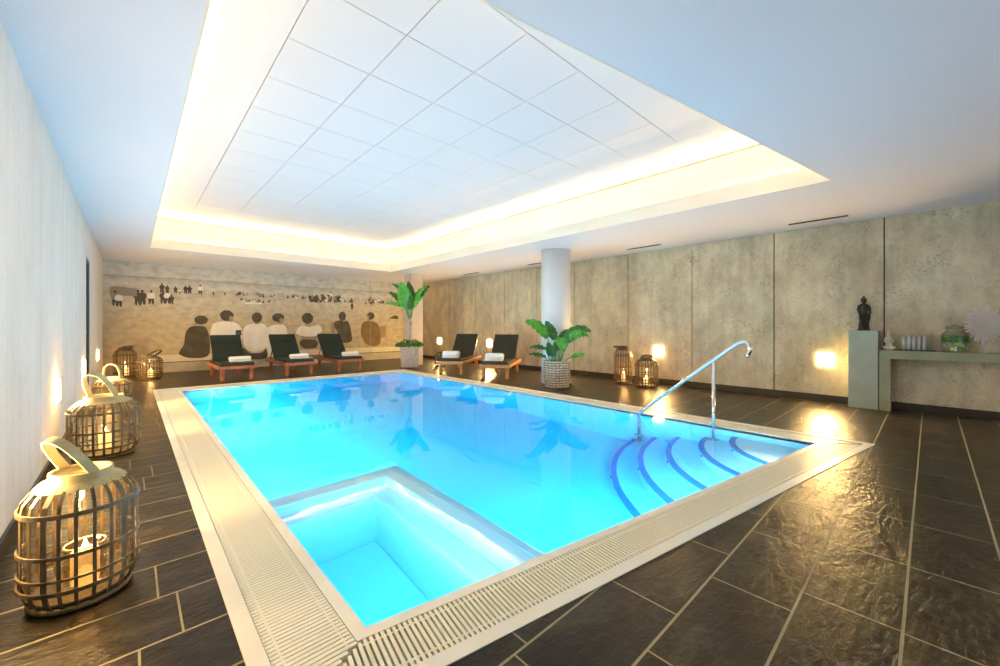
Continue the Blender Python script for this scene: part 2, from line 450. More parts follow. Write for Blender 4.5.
# round column and square pillar
col = obj('round_column', new() if False else (lambda b: (lathe(b, [(.295, 0), (.295, ZC)], 64), b)[1])(new()), mat('column_paint', (.72, .74, .77), .6), kind='structure')
col.location = (6.36, 5.19, 0)
tag(col, 'round pale grey column rising behind the broad-leaved plant', 'column', kind='structure')
bm = new(); box(bm, 0, .4, 0, .4, 0, ZC)
o = obj('square_pillar', bm, noise_mat('pillar_plaster', (.68, .58, .5), (.74, .65, .56), 3, .8), loc=(5.98, 10.27, 0), bevel=.004)
tag(o, 'square plastered pillar behind the tall potted banana plant', 'pillar', kind='structure')

# recessed wall lights
M_lampe = emis('lamp_glow', (1, .74, .38), 7 * K_LAMP)
M_lampf = mat('lamp_frame', (.5, .45, .36), .5)
def lamp(x, y, z, sgn, label):
    t = thing('wall_light', label, 'wall light', (x, y, z), group='square lights set low in the walls')
    bm = new(); a, b = LS, .012
    for s in ((-a, a, -a, -a + b), (-a, a, a - b, a), (-a, -a + b, -a + b, a - b), (a - b, a, -a + b, a - b)):
        box(bm, min(0, sgn * .035), max(0, sgn * .035), s[0], s[1], s[2], s[3])
    obj('frame', bm, M_lampf, t)
    bm = new(); box(bm, min(-sgn * .022, sgn * .03), max(-sgn * .022, sgn * .03), -a + b, a - b, -a + b, a - b)
    obj('diffuser', bm, M_lampe, t)
    e = area('wall_light_glow', (-sgn * .03, 0, 0), (0, R(90) * (1 if sgn > 0 else -1), 0), .2, .2, 9 * K_LAMP, (1, .62, .22))
    e.parent = t
for y, lb in zip(LAMP_R, ('square wall light under the console, just out of the right edge', 'square wall light glowing left of the green-grey pedestal', 'square wall light glowing above the right-hand pair of rattan lanterns',
        'square wall light hidden behind the round column', 'square wall light glowing between the two right-hand sun loungers', 'square wall light glowing beside the tall plant and square pillar')):
    lamp(XR, y, LZ, 1, lb)
for y, lb in zip(LAMP_L, ('square light on the left wall just out of the near edge', 'narrow-looking wall light nearest the camera on the left wall', 'wall light on the left wall just before the dark doorway', 'farthest wall light on the left wall beyond the dark doorway')):
    lamp(XL, y, .59, -1, lb)

# ceiling vents
M_vent = mat('vent_metal', (.06, .06, .06), .5)
for i, (y, lb) in enumerate(((1.11, 'black slot vent in the ceiling nearest the dark statue'), (3.77, 'black slot vent in the ceiling right of the round column'),
        (6.5, 'black slot vent in the ceiling just left of the round column'), (9.1, 'farthest black slot vent in the ceiling near the square pillar'))):
    t = thing('ceiling_vent', lb, 'ceiling vent', (7.28, y, ZC), group='slot vents along the right ceiling edge')
    bm = new()
    for s in ((-.035, -.027, -.34, .34), (.027, .035, -.34, .34), (-.027, .027, -.34, -.332), (-.027, .027, .332, .34)): box(bm, *s, -.006, .0)
    obj('frame', bm, M_vent, t)
    bm = new(); box(bm, -.0265, .0265, -.331, .331, -.003, -.001)
    for x in (-.012, .012): box(bm, x - .002, x + .002, -.33, .33, -.006, -.003)
    obj('louvre', bm, M_black, t)

# ------------------------------------------------------------------ pool
pool = thing('swimming_pool', 'large turquoise indoor swimming pool with cream overflow edge', 'swimming pool', (0, 0, 0), kind='structure')
ZW = -.012; DEEP = -1.4
bm = new()                                                       # basin
I1 = [bm.verts.new((*p, -.02)) for p in P_IN]; I0 = [bm.verts.new((*p, DEEP)) for p in P_IN]
for i in range(4):
    j = (i + 1) % 4; bm.faces.new((I1[j], I1[i], I0[i], I0[j]))
bm.faces.new(I0)
obj('basin', bm, M_liner, pool)
# inner kerb and outer kerb
LIPI = offset(P_IN, .052)
OUTI = offset(P_OUT, -.062)
bm = new(); ring_wall(bm, P_IN, LIPI, -.12, -.004); obj('inner_kerb', bm, M_cream, pool)
bm = new(); ring_wall(bm, OUTI, P_OUT, -.12, .004); obj('outer_kerb', bm, M_cream, pool)
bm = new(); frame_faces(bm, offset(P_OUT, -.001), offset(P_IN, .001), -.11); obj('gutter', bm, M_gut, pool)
# grates: slats laid across the channel, mitred at the corners
def grate(i):
    p, q = Vector(LIPI[i]), Vector(LIPI[(i + 1) % 4]); a, b = Vector(OUTI[i]), Vector(OUTI[(i + 1) % 4])
    t = (q - p).normalized(); n = Vector((t.y, -t.x))
    w = (a - p).dot(n); s0 = (a - p).dot(t); s1 = (b - p).dot(t); L_ = (q - p).length
    bm = new(); pitch = .0215; sw = .0125 if i == 0 else .0165; s = s0 + .01
    def add(sa, sb, u0, u1, z0, z1):
        v = []
        for z in (z0, z1):
            for ss, u in ((sa, u0), (sb, u0), (sb, u1), (sa, u1)):
                c = p + t * ss + n * u; v.append(bm.verts.new((c.x, c.y, z)))
        for f in ((0, 3, 2, 1), (4, 5, 6, 7), (0, 1, 5, 4), (1, 2, 6, 5), (2, 3, 7, 6), (3, 0, 4, 7)): bm.faces.new([v[k] for k in f])
    while s < s1 - .01:
        u0 = .004
        if s < 0: u0 = max(u0, w * (s / s0) + .008)
        if s > L_: u0 = max(u0, w * (s - L_) / (s1 - L_) + .02)
        if u0 < w - .02: add(s, s + sw, u0, w - .004, -.028, -.003)
        s += pitch
    for u in (w * .12, w * .88 - .01): add(max(0, s0) , min(L_, s1), u, u + .009, -.024, -.0035)
    # mitre end bars
    return bm
for i in range(4):
    g_ = obj('grate', grate(i), M_slat, pool)
    if i in (0,): g_['label'] = 'open slatted overflow grate along the near edge'
# water body: its sides lie inside the walls
WB = offset(P_IN, .01)
bm = new(); prism(bm, WB, DEEP - .02, ZW)
m = bpy.data.materials.new('pool_water'); m.use_nodes = True; nt = m.node_tree; N = nt.nodes; N.clear()
gl = N.new('ShaderNodeBsdfGlass'); gl.inputs['IOR'].default_value = 1.33; gl.inputs['Roughness'].default_value = 0; gl.inputs['Color'].default_value = (1, 1, 1, 1)
va = N.new('ShaderNodeVolumeAbsorption'); va.inputs['Color'].default_value = (.0, .89, .98, 1); va.inputs['Density'].default_value = 1.15
tc = N.new('ShaderNodeTexCoord'); nz = N.new('ShaderNodeTexNoise'); nz.inputs['Scale'].default_value = 2.2; nz.inputs['Detail'].default_value = 1
nt.links.new(tc.outputs['Object'], nz.inputs['Vector'])
bp = N.new('ShaderNodeBump'); bp.inputs['Strength'].default_value = .05; bp.inputs['Distance'].default_value = .05
nt.links.new(nz.outputs['Fac'], bp.inputs['Height']); nt.links.new(bp.outputs[0], gl.inputs['Normal'])
o_ = N.new('ShaderNodeOutputMaterial'); nt.links.new(gl.outputs[0], o_.inputs['Surface']); nt.links.new(va.outputs[0], o_.inputs['Volume'])
obj('water', bm, m, pool)

# corner steps: quarter rings about the near right corner
CX, CY = 4.97, .76
near_dir = Vector((P_IN[0][0] - CX, P_IN[0][1] - CY)).normalized(); a_end = math.atan2(near_dir.y, near_dir.x)
radii = [.75, 1.045, 1.375, 1.67, 1.955]; depth = [.33, .56, .80, 1.03, 1.27]
M_step = mat('step_shell', (.92, .84, .98), .45)
bm = new(); bs = new(); bt = new(); n = 40
def arc(r): return [(CX + r * math.cos(PI / 2 + (a_end - PI / 2) * k / n), CY + r * math.sin(PI / 2 + (a_end - PI / 2) * k / n)) for k in range(n + 1)]
prev = None
for r, dp in zip(radii, depth):
    A = arc(r)
    top = [bm.verts.new((x, y, -dp)) for x, y in A]
    if prev is None:
        c = bm.verts.new((CX, CY, -dp))
        for k in range(n): bm.faces.new((c, top[k], top[k + 1]))
    else:
        inn = [bm.verts.new((x, y, -dp)) for x, y in prev]
        for k in range(n): bm.faces.new((inn[k], top[k], top[k + 1], inn[k + 1]))
    idx = radii.index(r); nd = depth[idx + 1] if idx < 4 else -DEEP
    bot = [bm.verts.new((x, y, -nd)) for x, y in A]
    for k in range(n): bm.faces.new((top[k], bot[k], bot[k + 1], top[k + 1]))
    A2 = arc(r - .055); A3 = arc(r + .004)
    v1 = [bs.verts.new((x, y, -dp + .003)) for x, y in A2]; v2 = [bs.verts.new((x, y, -dp + .003)) for x, y in A3]; v3 = [bs.verts.new((x, y, -dp - .045)) for x, y in A3]
    for k in range(n):
        bs.faces.new((v1[k], v2[k], v2[k + 1], v1[k + 1])); bs.faces.new((v2[k], v3[k], v3[k + 1], v2[k + 1]))
    am = PI / 2 + (a_end - PI / 2) * .42
    tube(bt, [(CX + (r - .01) * math.cos(am), CY + (r - .01) * math.sin(am), -dp - .11), (CX + (r + .012) * math.cos(am), CY + (r + .012) * math.sin(am), -dp - .11)], .022)
    prev = A
st = obj('corner_steps', bm, M_step, pool)
x = obj('nosing_stripe', bs, M_stripe, st); x['label'] = 'blue stripes along the step edges'
obj('nozzle', bt, mat('nozzle_dark', (.03, .06, .1), .4), st)
# whirlpool corner: low partition with an inner seat
bm = new()
def near_y(x): return P_IN[0][1] + (x - P_IN[0][0]) * (P_IN[1][1] - P_IN[0][1]) / (P_IN[1][0] - P_IN[0][0])
def Lshape(xo, yo, th, z):
    xi, yi = xo - th, yo - th
    prism(bm, [(.66, yi), (xi, yi), (xi, near_y(xi)), (xo, near_y(xo)), (xo, yo), (.66, yo)], DEEP, z)
Lshape(1.84, 3.42, .10, -.44); Lshape(1.74, 3.32, .13, -.38); Lshape(1.61, 3.19, .17, -.56)
prism(bm, [(.66, near_y(.66)), (1.44, near_y(1.44)), (1.44, 3.02), (.66, 3.02)], DEEP, -1.2)
obj('corner_bench', bm, M_step, pool, bevel=.02)

# underwater lights (on the near and left pool walls)
BL = (.95, .88, 1)
def pl(x, y, z, ang, pw, sx=.5, sy=.25):
    a = area('underwater_light', (x, y, z), (R(90), 0, ang), sx, sy, pw * K_POOL, BL)
# area light looks along -Z; rotated 90deg about X it looks along +Y
pl(.70, 4.6, -.6, R(-90), 60); pl(.70, 6.4, -.6, R(-90), 60); pl(.70, 8.2, -.6, R(-90), 60)
pl(2.6, near_y(2.6) + .04, -.55, 0, 55)
pl(3.3, near_y(3.3) + .04, -.35, R(-25), 26)
pl(4.2, near_y(4.2) + .04, -.17, R(-15), 4, .4, .12)
pl(1.05, near_y(1.05) + .04, -.2, 0, 11, .5, .12); pl(.70, 2.3, -.2, R(-90), 11, .5, .12)

# handrail
hr = thing('pool_handrail', 'polished steel handrail rising from the corner steps', 'handrail', (4.935, 1.70, 0))
bm = new()
pts = [(0, .92, -1.27), (0, .92, -.10), (0, .92, -.04), (0, .905, .0), (0, .88, .035)]
y1, z1 = -.14, .872
for k in range(1, 9): pts.append((0, .88 + (y1 - .88) * k / 8, .035 + (z1 - .035) * k / 8))
pts = pts[:13] + [(0, -.20, .918), (0, -.25, .952), (0, -.29, .972), (0, -.33, .974), (0, -.36, .952), (0, -.372, .912), (0, -.366, .872), (0, -.35, .835), (0, -.33, .815)]
tube(bm, pts, .0215, 14); obj('rail', bm, M_steel, hr)
bm = new(); tube(bm, [(0, 0, -.56), (0, 0, .75)], .0195, 14); obj('post', bm, M_steel, hr)
for y, z in ((0, -.56), (.92, -1.03)):
    bm = new(); lathe(bm, [(.06, z), (.06, z + .008), (.035, z + .02), (.022, z + .035)], 24, c=(0, y)); obj('flange', bm, mat('flange_steel', (.4, .45, .5), .3, 1) if y == 0 else bpy.data.materials['flange_steel'], hr)

# ------------------------------------------------------------------ mural
def mural():
    M = {}
    m = mat('mural_beach', (.5, .4, .3), .75); nt = m.node_tree; N = nt.nodes; L = nt.links; b = N['Principled BSDF']
    tc = N.new('ShaderNodeTexCoord'); sp = N.new('ShaderNodeSeparateXYZ'); L.new(tc.outputs['Object'], sp.inputs[0])
    mp = N.new('ShaderNodeMapping'); mp.inputs['Scale'].default_value = (1.6, 1, 2.4); L.new(tc.outputs['Object'], mp.inputs[0])
    n1 = N.new('ShaderNodeTexNoise'); n1.inputs['Scale'].default_value = 2.5; n1.inputs['Detail'].default_value = 8; n1.inputs['Roughness'].default_value = .7; L.new(mp.outputs[0], n1.inputs['Vector'])
    ma = N.new('ShaderNodeMath'); ma.operation = 'MULTIPLY_ADD'; ma.inputs[1].default_value = .05; L.new(n1.outputs['Fac'], ma.inputs[0]); L.new(sp.outputs['Z'], ma.inputs[2])
    dv = N.new('ShaderNodeMath'); dv.operation = 'DIVIDE'; dv.inputs[1].default_value = 2.8; L.new(ma.outputs[0], dv.inputs[0])
    r = N.new('ShaderNodeValToRGB'); e = r.color_ramp.elements
    e[0].position = 0; e[0].color = (.64, .54, .34, 1); e[1].position = 1; e[1].color = (.66, .70, .68, 1)
    for p, c in ((.18, (.56, .46, .29)), (.45, (.62, .53, .36)), (.66, (.72, .65, .50)),
                 (.735, (.66, .61, .52)), (.775, (.78, .75, .66)), (.80, (.68, .68, .62)), (.835, (.60, .60, .55)), (.842, (.46, .46, .42)), (.85, (.75, .76, .71))):
        k = e.new(p); k.color = (*c, 1)
    L.new(dv.outputs[0], r.inputs[0])
    n2 = N.new('ShaderNodeTexNoise'); n2.inputs['Scale'].default_value = 3.5; n2.inputs['Detail'].default_value = 9; L.new(mp.outputs[0], n2.inputs['Vector'])
    r2 = N.new('ShaderNodeValToRGB'); r2.color_ramp.elements[0].position = .3; r2.color_ramp.elements[0].color = (.74, .72, .68, 1); r2.color_ramp.elements[1].position = .6; L.new(n2.outputs['Fac'], r2.inputs[0])
    mx = N.new('ShaderNodeMix'); mx.data_type = 'RGBA'; mx.blend_type = 'MULTIPLY'; mx.inputs['Factor'].default_value = 1
    L.new(r.outputs[0], mx.inputs['A']); L.new(r2.outputs[0], mx.inputs['B']); L.new(mx.outputs['Result'], b.inputs['Base Color'])
    cols = {'bg': m, 'dark': noise_mat('mural_dark', (.075, .065, .05), (.12, .10, .075), 6, .75), 'white': noise_mat('mural_white', (.96, .94, .88), (.86, .83, .76), 5, .75, stretch=(1, 1, .6)),
            'brown': noise_mat('mural_brown', (.20, .125, .05), (.26, .165, .07), 6, .75), 'grey': mat('mural_grey', (.34, .29, .22), .75), 'tan': mat('mural_tan', (.36, .24, .12), .75),
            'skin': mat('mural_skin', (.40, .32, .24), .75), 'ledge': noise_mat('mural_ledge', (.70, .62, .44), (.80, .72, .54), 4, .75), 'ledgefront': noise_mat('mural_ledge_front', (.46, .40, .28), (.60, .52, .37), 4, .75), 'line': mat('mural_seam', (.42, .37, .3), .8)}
    names = list(cols); bm = new()
    YM = YB - .012
    box(bm, XL + .005, XR - .005, YM, YB, 0.002, 2.675, 0)
    lay = [0]
    def poly(pts, c):
        for _ in range(2 if len(pts) > 5 and len(pts) < 16 else 0):
            pts = [q for a_, b_ in zip(pts, pts[1:] + pts[:1]) for q in ((a_[0] * .78 + b_[0] * .22, a_[1] * .78 + b_[1] * .22), (a_[0] * .22 + b_[0] * .78, a_[1] * .22 + b_[1] * .78))]
        lay[0] += 1; y = YM - .0005 - lay[0] % 40 * .0001
        vs = [bm.verts.new((x, y, z)) for x, z in pts]
        f = bm.faces.new(vs); f.material_index = names.index(c); f.normal_update()
        if f.normal.y > 0: f.normal_flip()
    def ell(x, z, rx, rz, c, n=18, wob=0):
        poly([(x + rx * (1 + wob * math.sin(5 * a)) * math.cos(a), z + rz * (1 + wob * math.sin(7 * a)) * math.sin(a)) for a in [2 * PI * k / n for k in range(n)]], c)
    POLY = [
        ('dark', [(1.186, 1.158), (1.411, 1.158), (1.497, .999), (1.531, .66), (1.511, .377), (1.382, .313), (1.048, .331), (.874, .443), (.914, .543), (.994, .677), (1.008, .952), (1.076, 1.106)]),
        ('white', [(1.613, 1.23), (1.821, 1.286), (2.096, 1.251), (2.222, 1.122), (2.26, .935), (2.222, .23), (1.555, .268), (1.526, .945), (1.569, 1.159)]),
        ('dark', [(2.096, 1.03), (2.222, 1.047), (2.241, .898), (2.096, .864)]),
        ('dark', [(2.26, .6), (2.414, .388), (2.744, .384), (2.853, .541), (2.88, .192), (2.253, .228)]),
        ('white', [(2.381, 1.189), (2.544, 1.235), (2.778, 1.217), (2.863, 1.121), (2.88, .966), (2.846, .58), (2.744, .43), (2.414, .426), (2.285, .599), (2.253, .973), (2.301, 1.14)]),
        ('white', [(2.88, 1.14), (3.088, 1.199), (3.338, 1.187), (3.392, .92), (3.356, .205), (2.846, .31), (2.812, .928)]),
        ('grey', [(3.745, .977), (4.251, .951), (4.231, .7), (3.783, .711)]),
        ('white', [(3.821, 1.18), (3.936, 1.119), (4.053, 1.119), (4.251, 1.202), (4.352, 1.118), (4.393, .97), (4.251, .909), (4.191, .826), (3.821, .833), (3.707, .876), (3.602, .938), (3.688, 1.119)]),
        ('dark', [(3.745, .753), (4.251, .721), (4.231, .491), (4.053, .448), (3.859, .464), (3.707, .591)]),
        ('dark', [(4.703, 1.246), (4.873, 1.334), (5.178, 1.337), (5.258, 1.161), (5.312, .851), (5.335, .673), (5.178, .589), (4.959, .617), (4.852, .987), (4.724, 1.117)]),
        ('grey', [(4.64, 1.246), (4.724, 1.246), (4.788, .945), (4.661, .925)]),
        ('tan', [(6.304, 1.161), (6.53, 1.138), (6.505, .785), (6.304, .742)]),
        ('brown', [(5.678, 1.274), (5.867, 1.343), (6.107, 1.299), (6.279, 1.161), (6.329, .835), (6.304, .509), (6.01, .449), (5.772, .549), (5.609, .846), (5.623, 1.116)])]
    # printed ledge: front, dark line and top
    for x, c in ((1.531, 'grey'), (3.45, 'grey')): pass
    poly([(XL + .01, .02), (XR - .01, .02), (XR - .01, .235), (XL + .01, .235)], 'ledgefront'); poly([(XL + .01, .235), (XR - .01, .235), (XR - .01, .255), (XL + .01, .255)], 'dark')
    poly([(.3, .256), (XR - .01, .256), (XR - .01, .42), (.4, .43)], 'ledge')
    for c, p in POLY: poly(p, c)
    for x, z, rx, rz in ((1.241, 1.2, .05, .06), (1.98, 1.335, .067, .073), (2.604, 1.25, .073, .05), (3.194, 1.286, .086, .08), (3.944, 1.2, .08, .06), (5.06, 1.34, .07, .05), (5.9, 1.38, .06, .06)): ell(x, z, rx, rz, 'skin')
    for x, z, rx, rz in ((1.34, 1.306, .142, .119), (1.896, 1.432, .153, .146), (2.604, 1.387, .127, .145), (3.141, 1.393, .16, .13), (3.944, 1.386, .164, .165), (5.003, 1.466, .118, .148), (5.962, 1.491, .131, .128)): ell(x, z, rx, rz, 'dark', 24, .03)
    ell(1.995, 1.36, .05, .06, 'skin'); ell(3.23, 1.33, .06, .05, 'skin'); ell(5.865, 1.45, .04, .06, 'skin')
    # beach hut and bathers far off
    poly([(-.36, 1.86), (.105, 1.86), (.105, 2.045), (-.30, 2.075), (-.36, 2.05)], 'grey')
    def person(x, z, h, top, low='dark'):
        w = h * .16
        poly([(x - w * .8, z), (x - w * .2, z), (x, z + h * .35), (x + w * .3, z), (x + w, z), (x + w, z + h * .5), (x - w, z + h * .5)], low)
        poly([(x - w, z + h * .4), (x + w, z + h * .4), (x + w * 1.5, z + h * .62), (x + w * .8, z + h * .82), (x - w * .8, z + h * .82), (x - w * 1.4, z + h * .6)], top)
        ell(x, z + h * .91, h * .08, h * .09, 'dark', 10)
    person(-.27, 1.62, .36, 'grey'); person(-.21, 1.60, .34, 'white'); person(.12, 1.64, .38, 'dark'); person(.2, 1.66, .36, 'dark'); person(.36, 1.68, .34, 'white'); person(.58, 1.70, .33, 'dark'); person(.66, 1.71, .32, 'white'); person(.74, 1.69, .25, 'dark')
    for x, h in ((.66, .2), (.56, .24), (.82, .18), (.9, .12), (1.02, .22), (1.1, .22), (1.32, .25), (1.6, .1), (1.85, .09)): person(x, 1.97, h, random.choice(['dark', 'dark', 'white']))
    def clump(x0, x1, n_, z, dz, h0, h1):
        for _ in range(n_):
            x, zz, h = random.uniform(x0, x1), z + random.uniform(-dz, dz), random.uniform(h0, h1); c = random.choice(['dark', 'dark', 'white', 'grey'])
            if h > .15 and random.random() < .6: person(x, zz, h * .9, c); continue
            l = random.uniform(-.6, .6) * h; w = h * random.uniform(.12, .35)       # crouching or lying bathers
            poly([(x - w, zz), (x + w, zz), (x + w * .8 + l * .5, zz + h * .35), (x + l * .6, zz + h * .6), (x - w * .5 + l * .3, zz + h * .4)], c)
            ell(x + l * .6, zz + h * .66, h * .11, h * .12, 'dark', 8)
    clump(2.05, 3.1, 16, 2.0, .04, .08, .15); clump(2.2, 3.1, 14, 1.83, .03, .07, .12); clump(3.3, 4.0, 12, 1.99, .03, .07, .13)
    clump(4.0, 4.9, 26, 1.93, .06, .14, .28); clump(4.9, 5.5, 6, 1.95, .04, .1, .2); clump(5.6, 6.4, 16, 1.93, .05, .1, .22); clump(6.4, 6.95, 5, 1.92, .03, .08, .16)
    person(5.32, 1.68, .24, 'dark')
    poly([(2.3, 1.76), (2.75, 1.765), (2.73, 1.80), (2.32, 1.795)], 'white')
    poly([(6.62, 1.42), (6.8, 1.40), (7.0, 1.39), (6.98, 1.50), (6.86, 1.53)], 'dark')
    poly([(1.555, 1.60), (1.56, 1.60), (.4, 1.57), (.4, 1.575)], 'grey')
    for x in (.2, 1.55, 2.25, 3.55, 5.95): poly([(x, 0.01), (x + .012, .01), (x + .012, 2.66 if x > 5 else .24), (x, 2.66 if x > 5 else .24)], 'line')
    o = obj('beach_mural', bm, [cols[k] for k in names])
    tag(o, 'wall-wide sepia beach photo mural of seated people seen from behind', 'mural')
mural()

# ------------------------------------------------------------------ loungers
M_teak = noise_mat('teak', (.30, .085, .03), (.44, .15, .06), 7, .4, stretch=(1, .2, 1))
M_teak2 = noise_mat('teak_golden', (.42, .17, .05), (.55, .25, .09), 7, .4, stretch=(1, .2, 1))
M_cush = noise_mat('cushion_fabric', (.012, .022, .018), (.020, .034, .028), 30, .8, .2)
M_cush2 = noise_mat('cushion_fabric_brown', (.022, .020, .012), (.034, .030, .018), 30, .8, .2)
def make_lounger(label, wood, cush, group):
    t = thing('sun_lounger', label, 'sun lounger', group=group)
    W, Ln = .34, 1.95
    bm = new()
    for s in (-1, 1):
        box(bm, min(s * W, s * (W - .04)), max(s * W, s * (W - .04)), 0, Ln - .12, .245, .315)
    box(bm, -W + .04, W - .04, 0, .04, .245, .315); box(bm, -W + .04, W - .04, Ln - .16, Ln - .12, .245, .315); box(bm, -W + .04, W - .04, 1.03, 1.07, .25, .31)
    obj('frame', bm, wood, t, bevel=.006)
    bm = new()
    y = .06
    while y < 1.0: box(bm, -W + .04, W - .04, y, y + .055, .29, .305); y += .08
    obj('slat', bm, wood, t)
    for s in (-1, 1):
        for y in (.13, 1.52):
            bm = new(); box(bm, min(s * (W - .045), s * (W - .115)), max(s * (W - .045), s * (W - .115)), y - .035, y + .035, 0, .29)
            obj('leg', bm, wood, t, bevel=.008)
    bm = new(); box(bm, -.30, .30, .01, 1.07, .318, .375)
    bmesh.ops.subdivide_edges(bm, edges=[e for e in bm.edges if abs(e.verts[0].co.y - e.verts[1].co.y) > .5], cuts=11)
    for v in bm.verts:
        if v.co.z > .36: v.co.z += .008 * math.sin(v.co.y * 9) - .004
    obj('seat_cushion', bm, cush, t, bevel=.018)
    Mx = Matrix.Translation((0, 1.09, .335)) @ Matrix.Rotation(R(47), 4, 'X')
    bm = new(); box(bm, -.30, .30, 0, .76, .01, .07, M=Mx); box(bm, -.285, .285, .50, .515, .07, .082, M=Mx); box(bm, -.285, .285, .25, .262, .07, .076, M=Mx)
    obj('back_cushion', bm, cush, t, bevel=.012)
    bm = new()
    for s in (-1, 1): box(bm, s * .27 - .02, s * .27 + .02, -.02, .76, -.035, .008, M=Mx)
    for k in range(7): box(bm, -.25, .25, .04 + k * .105, .09 + k * .105, -.015, .0, M=Mx)
    tube(bm, [(-.25, 1.36, .64), (-.25, 1.66, .29)], .014); tube(bm, [(.25, 1.36, .64), (.25, 1.66, .29)], .014)
    obj('back_frame', bm, wood, t)
    return t
GB, GR = 'loungers lined up before the mural', 'loungers standing before the right wall'
l1 = make_lounger('leftmost sun lounger before the mural, dark cushion, reddish wood frame', M_teak, M_cush, GB)
l1.location = (1.65, 9.85, 0)
l2 = dup(l1, (2.87, 9.85, 0), 0, 'middle sun lounger of the three before the mural')
l3 = dup(l1, (4.05, 9.85, 0), R(0), 'right-hand sun lounger of the three before the mural')
l4 = make_lounger('sun lounger nearer the square pillar, golden wood frame, dark olive cushion', M_teak2, M_cush2, GR)
l4.location = (5.5, 7.7, 0); l4.rotation_euler.z = R(-54)
l5 = dup(l4, (5.72, 6.37, 0), R(-54), 'sun lounger nearer the round column, golden wood frame, dark olive cushion')

M_towel = noise_mat('towel_cloth', (.82, .82, .80), (.90, .90, .88), 60, .95, .3)
def towel_mesh(rx=.066, ln=.2):
    bm = new(); n = 28; prof = [(-ln, .35), (-ln + .005, .9), (-ln + .02, 1), (0, 1.03), (ln - .02, 1), (ln - .005, .9), (ln, .35)]
    rings = []
    for x, k in prof:
        rings.append([bm.verts.new((x, rx * 1.25 * k * math.cos(2 * PI * j / n), rx * .82 * k * math.sin(2 * PI * j / n) * (1 + .03 * math.sin(3 * j)))) for j in range(n)])
    for a, b in zip(rings, rings[1:]):
        for j in range(n): bm.faces.new((a[j], a[(j + 1) % n], b[(j + 1) % n], b[j])).smooth = True
    bm.faces.new(rings[0][::-1]); bm.faces.new(rings[-1])
    box(bm, -ln + .004, ln - .004, -rx * 1.28, -rx * .2, -rx * .82, -rx * .55)   # loose outer end
    for s in (-1, 1):                                                            # spiral seen at the ends
        pts = [(s * (ln + .001), rx * (1.1 - .11 * k) * math.cos(k * .7), rx * (.72 - .07 * k) * math.sin(k * .7)) for k in range(10)]
        tube(bm, pts, .005, 6)
    return bm
tw = obj('rolled_towel', towel_mesh(), M_towel)
def put_towel(o, lounger, dx, dy, label):
    Mz = Matrix.Rotation(lounger.rotation_euler.z, 3, 'Z'); p = Mz @ Vector((dx, dy, .432))
    o.location = Vector(lounger.location) + p; o.rotation_euler.z = lounger.rotation_euler.z
    tag(o, label, 'towel', 'rolled white towels on the loungers')
put_towel(tw, l1, .10, .42, 'rolled white towel on the leftmost lounger before the mural')
for l, dx, dy, lb in ((l2, .08, .40, 'rolled white towel on the middle lounger before the mural'), (l3, .14, .42, 'rolled white towel on the right-hand lounger before the mural'),
                      (l4, -.06, .34, 'rolled white towel on the lounger nearer the square pillar'), (l5, -.06, .34, 'rolled white towel on the lounger nearer the round column')):
    c = tw.copy(); C.objects.link(c); put_towel(c, l, dx, dy, lb)
    if l in (l4, l5): c.scale = (1.0, 1.35, 1.5); c.location.z += .028

